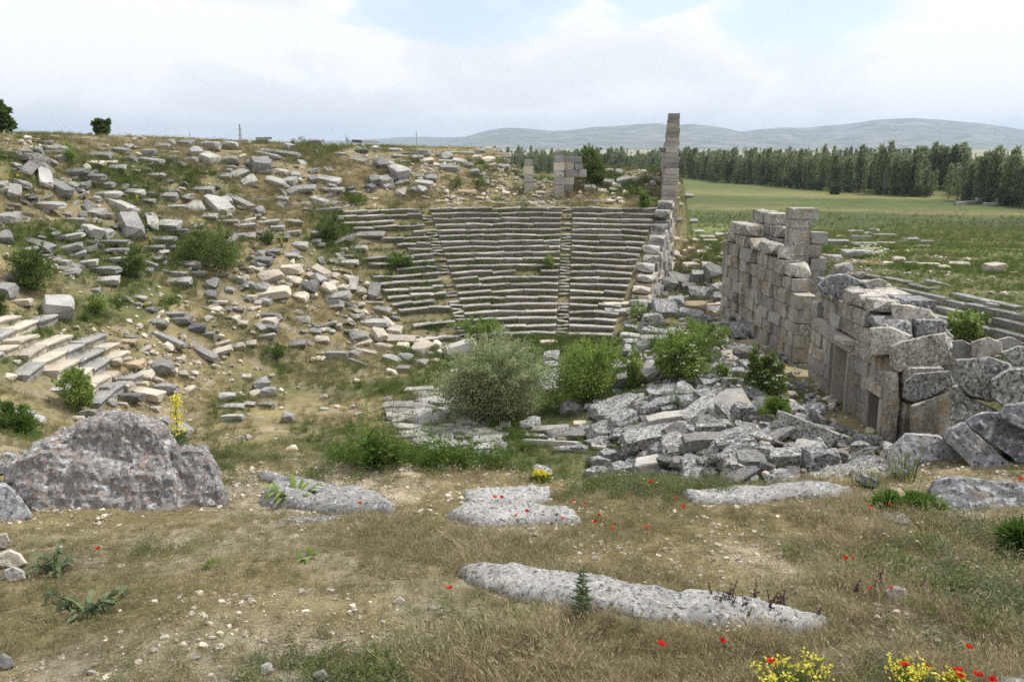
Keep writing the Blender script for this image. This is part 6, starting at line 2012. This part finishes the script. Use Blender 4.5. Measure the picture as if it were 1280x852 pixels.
# the front edge of the wood as it runs towards the camera: (px, py of the foot, py of the tops)
EDGE = [(850, 223, 186), (900, 229, 189), (960, 232, 188), (1010, 237, 190), (1060, 241, 190), (1100, 245, 187), (1140, 247, 186), (1166, 248, 192)]
EDGE2 = [(1198, 252, 196), (1220, 255, 190), (1245, 257, 188), (1290, 260, 190), (1340, 264, 190), (1420, 272, 192)]
EDGE0 = [(664, 216, 189), (700, 217, 190), (760, 220, 189), (800, 222, 189), (850, 223, 186)]
GP = 'poplars along the front of the wood on the plain'
back = []
POPLAR_LABEL = 'slim dark green poplar in the front row of the wood'
for ed, step, POPLAR_LABEL, GP in ((EDGE, 3.6, 'slim dark green poplar along the long main front of the wood', 'poplars along the main front of the wood'),
                                   (EDGE2, 4.6, 'tall dark poplar in the right-hand clump above the pale canal wall', 'poplars of the right-hand clump'),
                                   (EDGE0, 4.6, 'distant small poplar between doorway piers and tall thin wall', 'poplars seen behind the hilltop doorway')):
    pxs = np.arange(ed[0][0], ed[-1][0], step)
    for px in pxs:
        px = px + rnd.uniform(-1.3, 1.3)
        fy = np.interp(px, [e_[0] for e_ in ed], [e_[1] for e_ in ed]); ty = np.interp(px, [e_[0] for e_ in ed], [e_[2] for e_ in ed])
        x_, y_ = plain_hit(px, fy)
        y_ += rnd.uniform(-4, 6)
        dep = y_ * CP + 13 * SP
        hm = (fy - ty) / F * dep * rnd.choice([rnd.uniform(0.55, 0.75), rnd.uniform(0.7, 0.9), rnd.uniform(0.8, 0.98), rnd.uniform(0.9, 1.06)])
        tree('poplar_tree', POPL[rnd.randrange(6)], x_, y_, (hm / 13 * rnd.uniform(0.85, 1.2), hm / 13), POPLAR_LABEL, GP)
        for row in range(1, 11):
            yy = y_ + row * rnd.uniform(4.5, 7.0) + rnd.uniform(-2, 2)
            xx = x_ * yy / y_ + rnd.uniform(-3, 3)
            if ed is EDGE2 and row < 12 or ed is not EDGE2:
                back.append((xx, yy, float(Z(xx, yy)), min(hm / 13, 0.84) * rnd.uniform(0.66, 0.98), rnd.randrange(6)))
for (px, foot, top, lab) in ((1107, 245, 180.5, 'tallest poplar, rising highest above the middle of the wood'), (1026, 238, 183, 'pointed poplar standing above the left half of the wood'), (1096, 244, 184.5, 'second tall poplar just left of the tallest one'), (1262, 257, 187, 'leading poplar of the right-hand clump'),
                             (1145, 247, 188, 'tall poplar near the right end of the main wood')):
    x_, y_ = plain_hit(px, foot)
    hm = (foot - top) / F * (y_ * CP + 13 * SP)
    tree('poplar_tree', POPL[2], x_, y_ - 1, (hm / 14 * 0.95, hm / 14), lab, None)
# gap in the wood with trees standing farther back
for px in np.arange(1160, 1206, 2.2):
    x_, y_ = plain_hit(px, 238)
    for row in range(5):
        yy = y_ + row * 6; back.append((x_ * yy / y_, yy, gz(x_, yy), 1.0 * rnd.uniform(0.8, 1.1), rnd.randrange(6)))
back = np.array(back)
scatter('poplar_wood', 'depth of the poplar wood behind its front row', POPL, back[:, :3], rs.uniform(0, 6.28, len(back)), np.stack([back[:, 3] * 1.1, back[:, 3] * 1.1, back[:, 3]], 1), back[:, 4].astype(int))
# bushy undergrowth and round trees at its foot
ug = []
for ed in (EDGE, EDGE2, EDGE0):
    for px in np.arange(ed[0][0], ed[-1][0], 6.5):
        if rnd.random() < 0.35: continue
        fy = np.interp(px, [e_[0] for e_ in ed], [e_[1] for e_ in ed])
        x_, y_ = plain_hit(px + rnd.uniform(-3, 3), fy + 0.4)
        k = rnd.uniform(0.25, 0.5) * (2.0 if ed is EDGE0 else 1)
        ug.append((x_, y_ - 2, gz(x_, y_), k))
ug = np.array(ug)
scatter('undergrowth', 'rounded grey-green undergrowth at the foot of the wood', ROUND, ug[:, :3], rs.uniform(0, 6.28, len(ug)), ug[:, 3], rs.randint(0, 3, len(ug)))
# trees far out on the plain
fx = []
for _ in range(900):
    y_ = rs.uniform(700, 4200); x_ = rs.uniform(-0.30, 0.75) * y_
    if vnoise(np.array(x_ * 0.004), np.array(y_ * 0.0025)) > 0.52:
        fx.append((x_, y_, gz(x_, y_), rs.uniform(0.5, 1.0), rs.randint(0, 6)))
for _ in range(420):
    y_ = rs.uniform(520, 680); x_ = rs.uniform(-0.06, 0.5) * y_
    fx.append((x_, y_, gz(x_, y_), rs.uniform(0.8, 1.05), rs.randint(0, 6)))
fx = np.array(fx)
scatter('distant_trees', 'far tree lines scattered across the plain', POPL[:3] + ROUND, fx[:, :3], rs.uniform(0, 6.28, len(fx)), np.stack([fx[:, 3] * 1.2, fx[:, 3] * 1.2, fx[:, 3]], 1), fx[:, 4].astype(int))

# low canal wall in the field, masts on the skyline
a, b = plain_hit(1193, 258.5), plain_hit(1224, 255.5)
c, d = plain_hit(1229, 259), plain_hit(1266, 257)
cw = empty('canal_wall', (a[0], a[1], -1.2)); tag(cw, 'low pale concrete canal wall at the foot of the right-hand poplars', 'wall')
bpy.context.view_layer.update()
for (p_, e_) in ((a, b), (c, d)):
    v = Vector((e_[0] - p_[0], e_[1] - p_[1], 0)); L_ = v.length; v.normalize()
    place_block('wall_section', ASHLAR, 1, 'light', ((p_[0] + e_[0]) / 2, (p_[1] + e_[1]) / 2, gz(p_[0], p_[1]) + 0.3), (v, Vector((v.y, -v.x, 0)), UP), (L_, 0.7, 0.9), cw)
place_block('wall_post', ASHLAR, 1, 'light', (b[0] + 0.4, b[1], gz(b[0], b[1]) + 0.55), (Vector((1, 0, 0)), Vector((0, 1, 0)), UP), (2.4, 1.5, 1.6), cw)


def mast(px, pyt, pyb, y, w, label, lattice):
    t = at(px, pyt, y); b = at(px, pyb + 6, y)
    zb = gz(b[0], y)
    e = empty('mast', (float(b[0]), y, zb)); tag(e, label, 'mast')
    h_ = t[2] - zb
    bm = bmesh.new()
    if lattice:
        for sx in (-1, 1):
            for sy in (-1, 1):
                tube(bm, [(sx * w, sy * w, 0), (sx * w * 0.15, sy * w * 0.15, h_)], [0.11, 0.08], 4)
        for k in range(12):
            f = 1 - k / 12 * 0.85; z0 = h_ * k / 12; z1 = h_ * (k + 1) / 12; f1 = 1 - (k + 1) / 12 * 0.85
            tube(bm, [(-w * f, -w * f, z0), (w * f1, -w * f1, z1)], [0.06, 0.06], 4); tube(bm, [(w * f, -w * f, z0), (-w * f1, -w * f1, z1)], [0.06, 0.06], 4)
        link('lattice', bm_mesh('lattice', bm), 'pole', e)
        bm = bmesh.new()
        for k in (0.78, 0.9):
            tube(bm, [(-w * 1.3, 0, h_ * k), (w * 1.3, 0, h_ * k)], [0.08, 0.08], 4)
        link('cross_arms', bm_mesh('cross_arms', bm), 'pole', e)
    else:
        tube(bm, [(0, 0, 0), (0, 0, h_)], [w, w * 0.7], 6)
        link('shaft', bm_mesh('shaft', bm), 'pole', e)
        bm = bmesh.new(); tube(bm, [(-w * 4, 0, h_ * 0.93), (w * 4, 0, h_ * 0.93)], [w * 0.6, w * 0.6], 4)
        link('cross_arm', bm_mesh('cross_arm', bm), 'pole', e)


mast(300.5, 155, 168, 420, 1.0, 'grey lattice pylon on the skyline above the ridge boulders', True)
mast(521, 165, 184, 520, 0.22, 'thin far pole on the skyline before the mountains', False)
mast(238, 165, 172, 520, 0.18, 'short faint pole on the left skyline', False)

# ------------------------------------------------------------------ air
bm = bmesh.new()
bmesh.ops.create_cube(bm, size=1.0)
for v in bm.verts:
    v.co = Vector((v.co.x * 21000, v.co.y * 15000 + 7300, -40 if v.co.z < 0 else 345))
m, nt, out = nmat('haze_air')
vol = nt.nodes.new('ShaderNodeVolumePrincipled')
vol.inputs['Color'].default_value = (0.62, 0.78, 1.0, 1)
vol.inputs['Density'].default_value = 0.000085
vol.inputs['Anisotropy'].default_value = 0.2
nt.links.new(vol.outputs[0], out.inputs['Volume'])
hz = link('haze', bm_mesh('haze', bm), m)
tag(hz, 'thin blue summer haze over the plain', kind='stuff')
